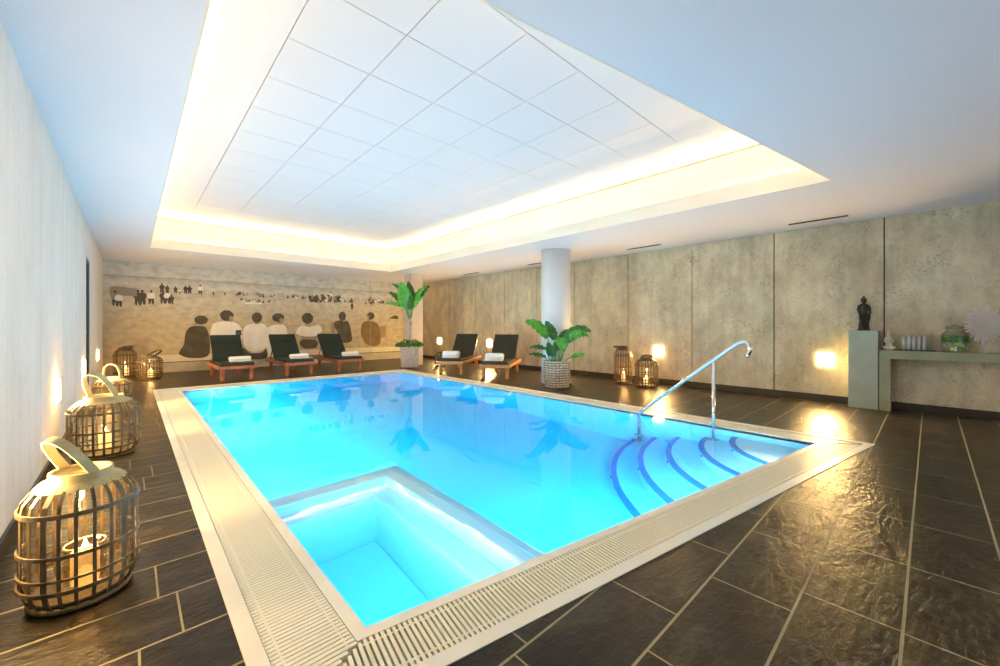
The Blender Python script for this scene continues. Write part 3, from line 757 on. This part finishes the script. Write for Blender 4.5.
# ------------------------------------------------------------------ lanterns
M_bam = noise_mat('split_bamboo', (.045, .034, .015), (.14, .105, .05), 18, .45, stretch=(1, 1, .3))
M_bamd = noise_mat('bamboo_dark', (.06, .038, .018), (.12, .08, .04), 18, .5, stretch=(1, 1, .3))
M_collar = noise_mat('bamboo_collar', (.34, .28, .13), (.50, .43, .23), 8, .4)
M_glass = glassy('lantern_glass', (.96, .96, .93), .08)
M_wax = mat('candle_wax', (.95, .80, .50), .5, Subsurface_Weight=0.0)
M_waxl = M_wax.node_tree.nodes['Principled BSDF']
M_waxl.inputs['Emission Color'].default_value = (1, .5, .12, 1); M_waxl.inputs['Emission Strength'].default_value = .55
M_flame = emis('flame', (1, .62, .2), 30)
def lantern(name_label, loc, Rr, H, rotz=0, tilt=50, hh=.22, nrib=22, ex=1.0, group='rattan floor lanterns', mats=None, candle=True, handle=True, cz=0, clabel=None):
    mb, mc = mats or (M_bam, M_collar)
    t = thing('rattan_lantern', name_label, 'lantern', loc, rotz, group)
    rn = Rr * .56; zs = H * .75
    prof = [(Rr * .80, .012), (Rr * .93, .05), (Rr, .10), (Rr, H * .45), (Rr, zs), (Rr * .96, zs + H * .07), (Rr * .84, zs + H * .125), (Rr * .70, H * .925)]
    bm = new()
    for k in range(nrib):
        a = 2 * PI * k / nrib + random.uniform(-.03, .03); c, s = math.cos(a), math.sin(a)
        pts = [(r * c * ex, r * s, z) for r, z in prof]
        ribbon(bm, pts, [(-s, c, 0)] * len(pts), random.uniform(.011, .019), .004)
    obj('stave', bm, mb, t)
    def ring(bm, r, z, w, th=.005, seg=40, wd=(0, 0, 1)):
        pts = [(r * ex * math.cos(2 * PI * k / seg), r * math.sin(2 * PI * k / seg), z) for k in range(seg)]
        if wd: ribbon(bm, pts, [wd] * seg, w, th, closed=True)
        else: tube(bm, pts, w, 8, closed=True)
    for z, w in ((.10, .016), (H * .45, .014), (zs, .018), (H * .28, .010)):
        bm = new(); pts = []
        for dr, ww in ((.005, w),): ring(bm, Rr + dr, z, ww, .007)
        obj('hoop', bm, mb, t)
    bm = new(); ring(bm, Rr * .84, .015, .012, wd=None); obj('base_ring', bm, mb, t)
    bm = new()
    lathe(bm, [(Rr * .80, H * .895), (Rr * .72, H * .925), (rn, H * .945), (rn, H), (rn - .012, H), (rn - .012, H * .93), (Rr * .68, H * .905), (Rr * .80, H * .895)], 40, ex=ex, cap=False)
    obj('collar', bm, mc, t)
    bm = new(); lathe(bm, [(Rr * .84, .03), (Rr * .84, .045)], 36, ex=ex); obj('base_plate', bm, mb, t)
    bm = new(); lathe(bm, [(Rr * .90, .05), (Rr * .92, .09), (Rr * .92, zs), (Rr * .78, H * .87)], 40, ex=ex, cap=False); obj('glass_cylinder', bm, M_glass, t)
    if handle:
        bm = new(); pts = []; wd = []
        for k in range(25):
            a = PI * k / 24; x = rn * .93 * math.copysign(abs(math.cos(a)) ** .75, math.cos(a)); z = hh * math.sin(a) ** .8 if math.sin(a) > 0 else 0
            tl = R(tilt); pts.append((x, -z * math.sin(tl), H - .02 + z * math.cos(tl))); wd.append((0, math.cos(tl), math.sin(tl)))
        ribbon(bm, pts, wd, .036 * Rr / .19, .007); 
        for s in (-1, 1): tube(bm, [(s * (rn * .85), 0, H - .02), (s * (rn * 1.03), 0, H - .02)], .009, 10)
        obj('handle', bm, mc, t)
    return t
M_cg = glassy('candle_glass', (1, .93, .82), .12)
def candle(loc, r, h, label, flame=True, glass=0, power=6):
    g = 'pillar candles inside the lanterns'
    t = thing('pillar_candle', label, 'candle', loc, group=g)
    bm = new(); lathe(bm, [(r * .97, 0), (r, .006), (r, h - .006), (r * .93, h), (r * .75, h - .006), (.002, h - .008)], 28); obj('wax', bm, M_wax, t)
    bm = new(); tube(bm, [(0, 0, h - .01), (.001, 0, h + .012)], .0018, 6); w = obj('wick', bm, M_black, t)
    bm = new(); lathe(bm, [(.001, h + .008), (.006, h + .016), (.0075, h + .024), (.004, h + .038), (.0005, h + .052)], 12); obj('flame', bm, M_flame, t)
    l = bpy.data.lights.new('candle_light', 'POINT'); l.energy = power * K_CANDLE; l.color = (1, .50, .16); l.shadow_soft_size = .02
    o = bpy.data.objects.new('candle_light', l); C.objects.link(o); o.location = (0, 0, h + .07); o.parent = t
    if glass:
        gt = thing('candle_glass', label.replace('pillar candle burning', 'clear glass cup round the candle'), 'candle glass', loc)
        bm = new(); lathe(bm, [(.01, -.004), (glass * .9, -.004), (glass, .01), (glass, h * 1.22), (glass - .004, h * 1.22), (glass - .004, .012)], 36, cap=False); obj('cup', bm, M_cg, gt)
        pts = [((glass - .002) * math.cos(2 * PI * k / 36), (glass - .002) * math.sin(2 * PI * k / 36), h * 1.22) for k in range(36)]
        bm = new(); tube(bm, pts, .0035, 6, closed=True); obj('rim', bm, mat('glass_rim', (.75, .65, .5), .1, 0, Transmission_Weight=.6), gt)
    return t
lantern('nearest big rattan lantern on the left, strap handle leaning back', (-.155, 2.49, 0), .178, .535, rotz=R(-58), tilt=30, hh=.195)
candle((-.145, 2.48, .05), .045, .135, 'pillar candle burning in the nearest rattan lantern on the left', glass=.066)
lantern('second rattan lantern along the left wall, widest and squat', (-.175, 5.02, 0), .232, .53, rotz=R(-45), tilt=26, hh=.25, nrib=24)
candle((-.165, 5.0, .05), .045, .15, 'pillar candle burning in the second lantern along the left wall')
lantern('third rattan lantern on the left with its handle standing upright', (-.20, 8.05, 0), .21, .41, rotz=R(-35), tilt=5, hh=.21)
candle((-.20, 8.05, .05), .04, .1, 'pillar candle burning in the third lantern along the left wall')
lantern('tall rattan lantern in the far left corner before the mural', (-.10, 12.25, 0), .195, .67, rotz=R(20), tilt=78, hh=.25, mats=(M_bamd, M_bam))
candle((-.08, 12.2, .05), .045, .16, 'pillar candle burning in the tall lantern of the far left corner')
lantern('low round rattan lantern at the left end of the mural', (.30, 11.45, 0), .215, .52, rotz=R(120), tilt=60, hh=.24, mats=(M_bamd, M_bam))
candle((.31, 11.42, .05), .045, .14, 'pillar candle burning in the low lantern at the left end of the mural')
lantern('tall rattan lantern between the round column and the right wall light', (7.22, 4.17, 0), .178, .75, rotz=R(-120), tilt=88, hh=.2, mats=(M_bamd, M_bamd))
candle((7.2, 4.15, .05), .04, .15, 'pillar candle burning in the tall lantern by the right wall')
lantern('low rattan lantern in front of the tall one by the right wall', (7.10, 3.62, 0), .205, .56, rotz=R(-60), tilt=70, hh=.2, mats=(M_bamd, M_bamd))
candle((7.09, 3.62, .05), .045, .12, 'pillar candle burning in the low lantern by the right wall')
lantern('small unlit rattan lantern between the tall plant and a lounger', (6.45, 9.45, 0), .17, .42, rotz=R(30), tilt=85, hh=.15, nrib=12, mats=(M_bamd, M_bamd))

# ------------------------------------------------------------------ plants
CR = Vector((math.cos(R(42.806)), -math.sin(R(42.806)), 0))      # unit vectors that the leaves are described along:
CF = Vector((math.sin(R(42.806)), math.cos(R(42.806)), 0))       # towards the right wall corner / away into the room
def leaf_mat(name, c1, c2):
    m = noise_mat(name, c1, c2, 8, .35, .15, stretch=(1, 1, 1)); b = m.node_tree.nodes['Principled BSDF']
    return m
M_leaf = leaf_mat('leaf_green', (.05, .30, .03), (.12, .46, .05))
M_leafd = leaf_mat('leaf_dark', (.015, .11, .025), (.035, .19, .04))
M_stem = mat('leaf_stem', (.10, .30, .06), .5)
def leaf(parent, base, mid, tip, width, m, fold=.35, stem=True, droop=0, face=1, wav=.02):
    """blade from mid to tip with a stem from base to mid; (right, up, away) metres"""
    def V(p): return CR * p[0] + Vector((0, 0, p[1])) + CF * p[2]
    b, q, tp = V(base), V(mid), V(tip)
    bm = new(); n = 16
    ctrl = (q + tp) / 2 + Vector((0, 0, droop))
    sp = [((1 - t) ** 2) * q + 2 * t * (1 - t) * ctrl + t * t * tp for t in [k / n for k in range(n + 1)]]
    L_, Mi, R_ = [], [], []
    view = -CF * .8 * face + Vector((0, 0, .6))
    for i, p in enumerate(sp):
        t = i / n; tg = (sp[min(i + 1, n)] - sp[max(i - 1, 0)]).normalized()
        w = width / 2 * (math.sin(PI * min(1, t ** .72)) ** .62 if 0 < t < 1 else .01)
        nn = (view - tg * view.dot(tg)).normalized(); s = tg.cross(nn).normalized()
        up = nn * fold * w; wv = nn * wav * math.sin(i * 1.9)
        Mi.append(bm.verts.new(p)); L_.append(bm.verts.new(p + s * w + up + wv)); R_.append(bm.verts.new(p - s * w + up - wv))
    for i in range(n):
        for a, c in ((L_, Mi), (Mi, R_)):
            f = bm.faces.new((a[i], c[i], c[i + 1], a[i + 1])); f.smooth = True
    bmesh.ops.subdivide_edges(bm, edges=bm.edges[:], cuts=1, smooth=.4)
    lf = obj('leaf', bm, m, parent, smooth=True)
    sm = lf.modifiers.new('thickness', 'SOLIDIFY'); sm.thickness = .003
    bm = new(); c2 = (b + q) / 2 + (q - b).cross(CF).normalized() * .02
    pts = [((1 - t) ** 2) * b + 2 * t * (1 - t) * c2 + t * t * q for t in [k / 8 for k in range(9)]] + sp[1:n - 1:2]
    tube(bm, pts, [.011 - .008 * k / (len(pts) - 1) for k in range(len(pts))], 7)
    obj('stalk', bm, M_stem, lf)

M_wick = noise_mat('wicker', (.44, .36, .28), (.66, .58, .48), 22, .7)
M_wickp = noise_mat('wicker_pink', (.50, .36, .29), (.68, .55, .46), 22, .7)
M_soil = noise_mat('soil', (.02, .015, .01), (.05, .035, .02), 30, .9, .5)
def woven_round(t, Rb, Rt, H, m):
    bm = new(); n, nz = 96, 30; rings = []
    for k in range(nz + 1):
        z = .02 + (H - .02) * k / nz; r0 = Rb + (Rt - Rb) * k / nz + .015 * math.sin(PI * k / nz)
        rings.append([bm.verts.new(((r0 + (.006 if ((j // 3) + (k // 2)) % 2 else -.004)) * math.cos(2 * PI * j / n), (r0 + (.006 if ((j // 3) + (k // 2)) % 2 else -.004)) * math.sin(2 * PI * j / n), z)) for j in range(n)])
    for kk, (a, b) in enumerate(zip(rings, rings[1:])):
        for j in range(n): bm.faces.new((a[j], a[(j + 1) % n], b[(j + 1) % n], b[j])).material_index = 1 if kk % 3 == 1 else 0
    bm.faces.new(rings[0][::-1])
    obj('basket', bm, [m, mat('wicker_gap', (.20, .155, .11), .8)], t)
    bm = new()
    for j in range(22):
        a = 2 * PI * j / 22; tube(bm, [((Rb + (Rt - Rb) * q + .015 * math.sin(PI * q) + .008) * math.cos(a), (Rb + (Rt - Rb) * q + .015 * math.sin(PI * q) + .008) * math.sin(a), .02 + (H - .03) * q) for q in (0, .25, .5, .75, 1)], .0035, 6)
    obj('stake', bm, mat('wicker_stake', (.16, .12, .085), .8), t)
    for r, z, w in ((Rt, H, .014), (Rb, .02, .014)):
        bm = new(); tube(bm, [(r * math.cos(2 * PI * j / 40), r * math.sin(2 * PI * j / 40), z) for j in range(40)], w, 8, closed=True)
        obj('rim', bm, m, t)
    bm = new(); lathe(bm, [(Rt * .96, H - .04), (Rt * .96, H - .03)], 32); obj('soil', bm, M_soil, t)

# plant beside the round column
pp = CR * ((557 - 500) / 398.4 * 7.57) + CF * 7.57
t = thing('potted_plant', 'broad-leaved potted plant in a round wicker basket before the column', 'potted plant', (pp.x, pp.y, 0))
woven_round(t, .215, .235, .48, M_wick)
k = .00262                                                        # metres per unit of the leaf sketch
def s(x, y, d=0): return ((x - 310) * k, .46 + (375 - y) * k, d)
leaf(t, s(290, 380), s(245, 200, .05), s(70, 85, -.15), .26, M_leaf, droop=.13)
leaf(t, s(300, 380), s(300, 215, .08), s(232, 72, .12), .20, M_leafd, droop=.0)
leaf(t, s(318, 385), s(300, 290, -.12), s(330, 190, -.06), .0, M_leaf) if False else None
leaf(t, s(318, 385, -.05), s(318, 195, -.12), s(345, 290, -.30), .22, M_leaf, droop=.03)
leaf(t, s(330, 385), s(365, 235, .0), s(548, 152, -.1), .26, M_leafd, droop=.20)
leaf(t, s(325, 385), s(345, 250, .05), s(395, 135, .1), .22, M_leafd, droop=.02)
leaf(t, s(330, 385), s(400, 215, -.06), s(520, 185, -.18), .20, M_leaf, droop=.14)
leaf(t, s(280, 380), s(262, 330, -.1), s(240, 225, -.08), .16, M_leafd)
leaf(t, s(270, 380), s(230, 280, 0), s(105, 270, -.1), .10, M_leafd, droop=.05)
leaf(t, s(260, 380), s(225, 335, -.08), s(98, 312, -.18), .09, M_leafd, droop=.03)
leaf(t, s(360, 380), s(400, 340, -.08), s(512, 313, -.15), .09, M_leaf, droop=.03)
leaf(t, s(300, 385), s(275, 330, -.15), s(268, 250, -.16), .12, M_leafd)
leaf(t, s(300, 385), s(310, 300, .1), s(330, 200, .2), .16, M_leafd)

# tall banana plant before the square pillar
pp = CR * ((409.5 - 500) / 398.4 * 11.12) + CF * 11.12
rz = R(-42.8) + R(14)
t = thing('potted_plant', 'tall banana plant over low greenery in a square wicker basket', 'potted plant', (pp.x, pp.y, 0), 0)
bm = new(); Hs, nz, nn_, Hb = .245, 26, 18, .56
Mz = Matrix.Rotation(rz, 3, 'Z')
sq = []
for side in range(4):
    for q in range(nn_): 
        u = -Hs + 2 * Hs * q / nn_; sq.append([(u, -Hs), (Hs, u), (-u, Hs), (-Hs, -u)][side])
rings = []
for kz in range(nz + 1):
    z = .02 + (Hb - .02) * kz / nz; f = .93 + .07 * kz / nz; row = []
    for j, (x, y) in enumerate(sq):
        o_ = 1 + (.022 if ((j // 1) + (kz // 2)) % 2 else -.012); row.append(bm.verts.new(Mz @ Vector((x * f * o_, y * f * o_, z))))
    rings.append(row)
nq = len(sq)
for a, b in zip(rings, rings[1:]):
    for j in range(nq): bm.faces.new((a[j], a[(j + 1) % nq], b[(j + 1) % nq], b[j]))
bm.faces.new(rings[0][::-1]); obj('basket', bm, M_wickp, t)
for z, f in ((Hb, 1), (.025, .93)):
    bm = new(); cs = [Mz @ Vector((x * f, y * f, z)) for x, y in ((-Hs, -Hs), (Hs, -Hs), (Hs, Hs), (-Hs, Hs))]
    tube(bm, [c for a, b in zip(cs, cs[1:] + cs[:1]) for c in [a.lerp(b, .04), a.lerp(b, .5), a.lerp(b, .96)]], .016, 8, closed=True)
    obj('rim', bm, M_wickp, t)
for sg in (-1, 1):
    bm = new(); tube(bm, [Mz @ Vector((.08 * math.cos(PI * q / 8), sg * (Hs + .012), Hb - .02 + .07 * math.sin(PI * q / 8))) for q in range(9)], .012, 8); obj('handle', bm, mat('basket_handle', (.7, .62, .5), .7) if sg < 0 else bpy.data.materials['basket_handle'], t)
for x, y in ((-.2, -.2), (.2, -.2), (.2, .2), (-.2, .2)):
    bm = new(); c = Mz @ Vector((x, y, .0)); tube(bm, [c, c + Vector((0, 0, .03))], .025, 10)
    obj('foot', bm, M_black, t)
bm = new(); v = [bm.verts.new(Mz @ Vector((x * .97, y * .97, Hb - .03))) for x, y in ((-Hs, -Hs), (Hs, -Hs), (Hs, Hs), (-Hs, Hs))]; bm.faces.new(v); obj('soil', bm, M_soil, t)
bm = new(); random.seed(4)                                        # low bushy greenery
for _ in range(420):
    a = random.uniform(0, 2 * PI); rr = .36 * math.sqrt(random.random()); h = random.uniform(0, .22) * (1 - (rr / .4) ** 2) + .0
    c = Vector((rr * math.cos(a), rr * math.sin(a), Hb - .02 + h + .02))
    dr = Vector((math.cos(a) * .6 + random.uniform(-.6, .6), math.sin(a) * .6 + random.uniform(-.6, .6), random.uniform(0, 1))).normalized()
    sd = dr.cross(Vector((random.random(), random.random(), .3))).normalized(); l_ = random.uniform(.05, .09)
    f = bm.faces.new([bm.verts.new(c), bm.verts.new(c + dr * l_ * .5 + sd * .018), bm.verts.new(c + dr * l_), bm.verts.new(c + dr * l_ * .5 - sd * .018)]); f.material_index = random.choice([0, 0, 1])
for _ in range(60):
    a = random.uniform(0, 2 * PI); rr = random.uniform(.05, .3); tube(bm, [(.1 * math.cos(a), .1 * math.sin(a), Hb - .03), (rr * math.cos(a), rr * math.sin(a), Hb + .12 * (1 - (rr / .36) ** 2))], .003, 4)
x = obj('foliage', bm, [mat('shrub_green', (.05, .16, .03), .6), mat('shrub_light', (.20, .30, .05), .6)], t); x['kind'] = 'stuff'
k = .00504
def s(x, y, d=0): return ((x - 225) * k, .55 + (421 - y) * k, d)
bm = new(); V3 = lambda p: CR * p[0] + Vector((0, 0, p[1])) + CF * p[2]
tp_ = [V3(s(228, 425)), V3(s(231, 380)), V3(s(233, 330)), V3(s(234, 285)), V3(s(231, 255))]
tube(bm, tp_, [.045, .04, .038, .036, .032], 12)
for q in range(9):
    c = V3(s(232, 390 - q * 13)); tube(bm, [c + Vector((.042 * math.cos(a * PI / 8), .042 * math.sin(a * PI / 8), .006 * (a % 3))) for a in range(16)], .004, 5, closed=True)
obj('trunk', bm, noise_mat('banana_trunk', (.55, .42, .36), (.34, .2, .14), 10, .8), t)
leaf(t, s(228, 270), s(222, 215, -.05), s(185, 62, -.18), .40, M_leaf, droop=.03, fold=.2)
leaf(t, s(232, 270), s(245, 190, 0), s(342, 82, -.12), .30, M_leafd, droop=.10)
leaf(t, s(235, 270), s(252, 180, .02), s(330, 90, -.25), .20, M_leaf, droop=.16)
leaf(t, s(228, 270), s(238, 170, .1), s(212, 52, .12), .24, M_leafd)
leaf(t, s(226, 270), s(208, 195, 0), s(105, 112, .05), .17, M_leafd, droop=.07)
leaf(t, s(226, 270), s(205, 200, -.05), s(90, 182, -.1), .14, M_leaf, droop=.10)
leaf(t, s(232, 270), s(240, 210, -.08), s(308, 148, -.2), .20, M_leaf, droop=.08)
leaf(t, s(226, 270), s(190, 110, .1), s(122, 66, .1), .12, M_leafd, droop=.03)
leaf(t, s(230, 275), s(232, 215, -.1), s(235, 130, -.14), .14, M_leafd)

# ------------------------------------------------------------------ pedestal, console and what stands on them
M_ped = noise_mat('pedestal_paint', (.42, .46, .35), (.50, .54, .42), 3, .6)
M_con = noise_mat('console_paint', (.32, .32, .18), (.40, .39, .24), 3, .6)
bm = new(); box(bm, 7.50, 7.76, .485, .795, 0, 1.085)
o = obj('statue_pedestal', bm, M_ped, bevel=.004); tag(o, 'grey-green square pedestal under the dark standing statue', 'pedestal')
t = thing('console_table', 'long olive console table against the right wall', 'console table', (7.5, 0, 0))
bm = new(); box(bm, 0, .26, -1.9, .475, .71, .82); obj('table_top', bm, M_con, t, bevel=.003)
for y in (.365, -1.9):
    bm = new(); box(bm, 0, .26, y, y + .11, 0, .71); obj('leg', bm, M_con, t, bevel=.003)

M_stone = noise_mat('dark_stone', (.025, .023, .02), (.06, .055, .045), 25, .5, .3)
def standing_statue(loc, H, rz):
    t = thing('standing_statue', 'dark standing robed figure on the grey-green pedestal', 'statue', loc, rz)
    q = H
    bm = new(); lathe(bm, [(.155 * q, 0), (.155 * q, .03 * q), (.13 * q, .045 * q), (.14 * q, .07 * q), (.12 * q, .085 * q)], 8); obj('plinth', bm, M_stone, t)
    bm = new()
    loft(bm, [(0, 0, .085 * q, .115 * q, .085 * q), (0, 0, .12 * q, .125 * q, .09 * q), (0, 0, .3 * q, .10 * q, .075 * q), (0, 0, .45 * q, .105 * q, .08 * q), (0, 0, .55 * q, .092 * q, .07 * q),
              (0, 0, .66 * q, .105 * q, .07 * q), (0, 0, .73 * q, .12 * q, .065 * q), (0, 0, .765 * q, .085 * q, .05 * q), (0, 0, .785 * q, .04 * q, .038 * q), (0, 0, .80 * q, .036 * q, .036 * q)], 24)
    loft(bm, [(0, -.004, .79 * q, .03 * q, .03 * q), (0, -.004, .815 * q, .048 * q, .05 * q), (0, -.002, .86 * q, .06 * q, .062 * q), (0, 0, .905 * q, .062 * q, .062 * q), (0, 0, .94 * q, .052 * q, .052 * q), (0, 0, .955 * q, .03 * q, .03 * q), (0, 0, .975 * q, .03 * q, .03 * q), (0, 0, 1.0 * q, .008 * q, .008 * q)], 20)
    for s_ in (-1, 1):
        tube(bm, [(s_ * .105 * q, 0, .73 * q), (s_ * .135 * q, -.01 * q, .62 * q), (s_ * .125 * q, -.05 * q, .5 * q), (s_ * .05 * q, -.095 * q, .47 * q), (s_ * .01 * q, -.10 * q, .48 * q)], [.034 * q, .034 * q, .03 * q, .024 * q, .018 * q], 10)
        tube(bm, [(s_ * .115 * q, -.05 * q, .5 * q), (s_ * .11 * q, -.05 * q, .35 * q), (s_ * .085 * q, -.05 * q, .2 * q)], [.022 * q, .03 * q, .012 * q], 8)
        tube(bm, [(s_ * .064 * q, 0, .90 * q), (s_ * .066 * q, .0, .84 * q)], .01 * q, 6)
    tube(bm, [(0, -.062 * q, .885 * q), (0, -.072 * q, .868 * q)], .008 * q, 6)
    for j in range(7): tube(bm, [((-.06 + .02 * j) * q, -.075 * q, .44 * q), ((-.08 + .027 * j) * q, -.09 * q, .13 * q)], .007 * q, 6)
    obj('figure', bm, M_stone, t)
standing_statue((7.62, .64, 1.085), .49, R(-60))

M_pale = noise_mat('pale_plaster', (.62, .56, .42), (.74, .68, .54), 12, .6)
t = thing('seated_statue', 'small cream seated figure with joined hands at the console end', 'statue', (7.62, .385, .82), R(-65))
t.scale = (.66, .66, 1.12)
q = .235; bm = new()
loft(bm, [(0, 0, 0, .30 * q, .24 * q), (0, 0, .1 * q, .33 * q, .26 * q), (0, .02 * q, .22 * q, .26 * q, .2 * q), (0, .03 * q, .35 * q, .19 * q, .14 * q), (0, .03 * q, .55 * q, .21 * q, .14 * q), (0, .03 * q, .64 * q, .24 * q, .13 * q), (0, .03 * q, .70 * q, .14 * q, .09 * q), (0, .03 * q, .73 * q, .07 * q, .07 * q)], 20)
loft(bm, [(0, .0, .71 * q, .06 * q, .06 * q), (0, 0, .76 * q, .105 * q, .11 * q), (0, 0, .85 * q, .135 * q, .14 * q), (0, 0, .94 * q, .12 * q, .12 * q), (0, 0, 1.0 * q, .06 * q, .06 * q), (0, 0, 1.04 * q, .03 * q, .03 * q)], 18)
for s_ in (-1, 1):
    tube(bm, [(s_ * .22 * q, .03 * q, .62 * q), (s_ * .28 * q, -.02 * q, .45 * q), (s_ * .16 * q, -.16 * q, .40 * q), (s_ * .02 * q, -.2 * q, .52 * q)], [.07 * q, .065 * q, .055 * q, .03 * q], 10)
    tube(bm, [(s_ * .2 * q, .05 * q, .14 * q), (s_ * .38 * q, -.12 * q, .14 * q), (s_ * .2 * q, -.27 * q, .12 * q), (-s_ * .1 * q, -.28 * q, .09 * q)], [.1 * q, .1 * q, .075 * q, .05 * q], 10)
    tube(bm, [(s_ * .135 * q, 0, .88 * q), (s_ * .14 * q, 0, .8 * q)], .022 * q, 6)
obj('figure', bm, M_pale, t)

bm = new(); box(bm, -.09, .09, -.17, .17, 0, .012)
o = obj('serving_tray', bm, M_black, loc=(7.63, .12, .82), bevel=.004); tag(o, 'thin black tray under the white glasses on the console', 'tray')
M_tum = mat('frosted_glass', (.80, .80, .76), .15, 0, Transmission_Weight=.35, Alpha=.85)
bm = new(); lathe(bm, [(.018, 0), (.0195, .001), (.0225, .185), (.0208, .185), (.018, .006), (.001, .005)], 24, cap=False)
gl0 = obj('drinking_glass', bm, M_tum)
first = True; GY0 = .05
for i in range(5):
    for j in range(2):
        o = gl0 if first else gl0.copy()
        if not first: C.objects.link(o)
        first = False
        o.location = (7.60 + j * .055, GY0 + i * .047, .832)
        nth = ['jar end', 'second from the jar', 'middle', 'second from the small cream figure', 'end nearest the small cream figure'][i]
        tag(o, 'milky drinking glass on the tray, %s row, %s' % (('front', 'back')[j], nth), 'drinking glass', 'white glasses on the console tray')

t = thing('drink_jar', 'big glass jar of water with mint and lime on the console', 'drink dispenser', (7.63, -.215, .82))
M_jar = glassy('jar_glass', (.93, .97, .93), .15)
bm = new(); lathe(bm, [(.10, 0), (.118, .012), (.125, .06), (.125, .20), (.115, .235), (.085, .26), (.078, .275), (.085, .285), (.085, .295), (.078, .30)], 36, cap=False); obj('jar', bm, M_jar, t)
bm = new(); lathe(bm, [(.088, .296), (.09, .308), (.075, .325), (.02, .335), (.02, .345), (.024, .355), (.001, .36)], 32); obj('lid', bm, glassy('lid_glass', (.8, .88, .8), .3), t)
bm = new(); tube(bm, [(-.115, .0, .04), (-.16, 0, .04), (-.165, 0, .02)], .012, 10); tube(bm, [(-.145, 0, .045), (-.145, 0, .075)], .009, 8); obj('tap', bm, mat('tap_white', (.85, .85, .82), .3), t)
M_mint = mat('mint_leaf', (.05, .36, .03), .4)
random.seed(11); bm = new()
for _ in range(260):
    a = random.uniform(0, 2 * PI); rr = .112 * math.sqrt(random.random()); z = random.gauss(.165, .022)
    c = Vector((rr * math.cos(a), rr * math.sin(a), max(.11, min(.21, z)))); d1 = Vector((random.uniform(-1, 1), random.uniform(-1, 1), random.uniform(-.6, .6))).normalized() * .022; d2 = d1.cross(Vector((random.random(), random.random(), random.random()))).normalized() * .011
    bm.faces.new([bm.verts.new(c - d1), bm.verts.new(c + d2), bm.verts.new(c + d1), bm.verts.new(c - d2)])
x = obj('mint_leaf', bm, M_mint, t); x['kind'] = 'stuff'
M_lime = mat('lime_slice', (.45, .62, .10), .4)
for a, z in ((0.3, .05), (1.6, .07), (2.9, .045), (4.1, .08), (5.3, .055), (3.5, .10)):
    bm = new(); Mt = Matrix.Translation((.075 * math.cos(a), .075 * math.sin(a), z)) @ Matrix.Rotation(a, 4, 'Z') @ Matrix.Rotation(R(70), 4, 'Y')
    lathe(bm, [(.001, -.003), (.03, -.003), (.032, 0), (.03, .003), (.001, .003)], 20); bmesh.ops.transform(bm, matrix=Mt, verts=bm.verts[:]); obj('lime_slice', bm, M_lime, t)

t = thing('feather_fan', 'big pale pink round feather ornament on a thin white stand', 'ornament', (7.63, -.44, .82), R(-47))
M_fea = noise_mat('pale_feather', (.97, .82, .70), (.99, .90, .80), 20, .8)
bm = new(); tube(bm, [(0, 0, .0), (0, 0, .24)], .009, 10); obj('stem', bm, mat('stand_white', (.85, .83, .78), .4), t)
bm = new(); box(bm, -.025, .025, -.025, .025, 0, .008); obj('foot', bm, bpy.data.materials['stand_white'], t, bevel=.003)
random.seed(3); bm = new()
for layer in range(5):
    for j in range(64):
        a = 2 * PI * (j + random.random()) / 64; ln = (.235 - .035 * layer) * random.uniform(.9, 1.05); y = -.012 * layer
        w = .016 + .004 * random.random(); bend = random.uniform(-.03, .03)
        pl_ = []
        for q in range(6):
            f = q / 5; aa = a + bend * f * 4; pl_.append((Vector((math.cos(aa), -.0, math.sin(aa))) * ln * f + Vector((0, y - .03 * f + .02 * f * f + .008 * math.sin(j * 2.1), .345))))
        for q in range(5):
            p0, p1 = pl_[q], pl_[q + 1]; dr = (p1 - p0).normalized(); sd = Vector((-dr.z, .35 * (-1) ** j, dr.x)).normalized()
            w0 = w * (.35 + .65 * q / 5); w1 = w * (.35 + .65 * (q + 1) / 5) if q < 4 else w * .3
            bm.faces.new([bm.verts.new(p0 - sd * w0), bm.verts.new(p0 + sd * w0), bm.verts.new(p1 + sd * w1), bm.verts.new(p1 - sd * w1)])
x = obj('feather', bm, M_fea, t); x['kind'] = 'stuff'
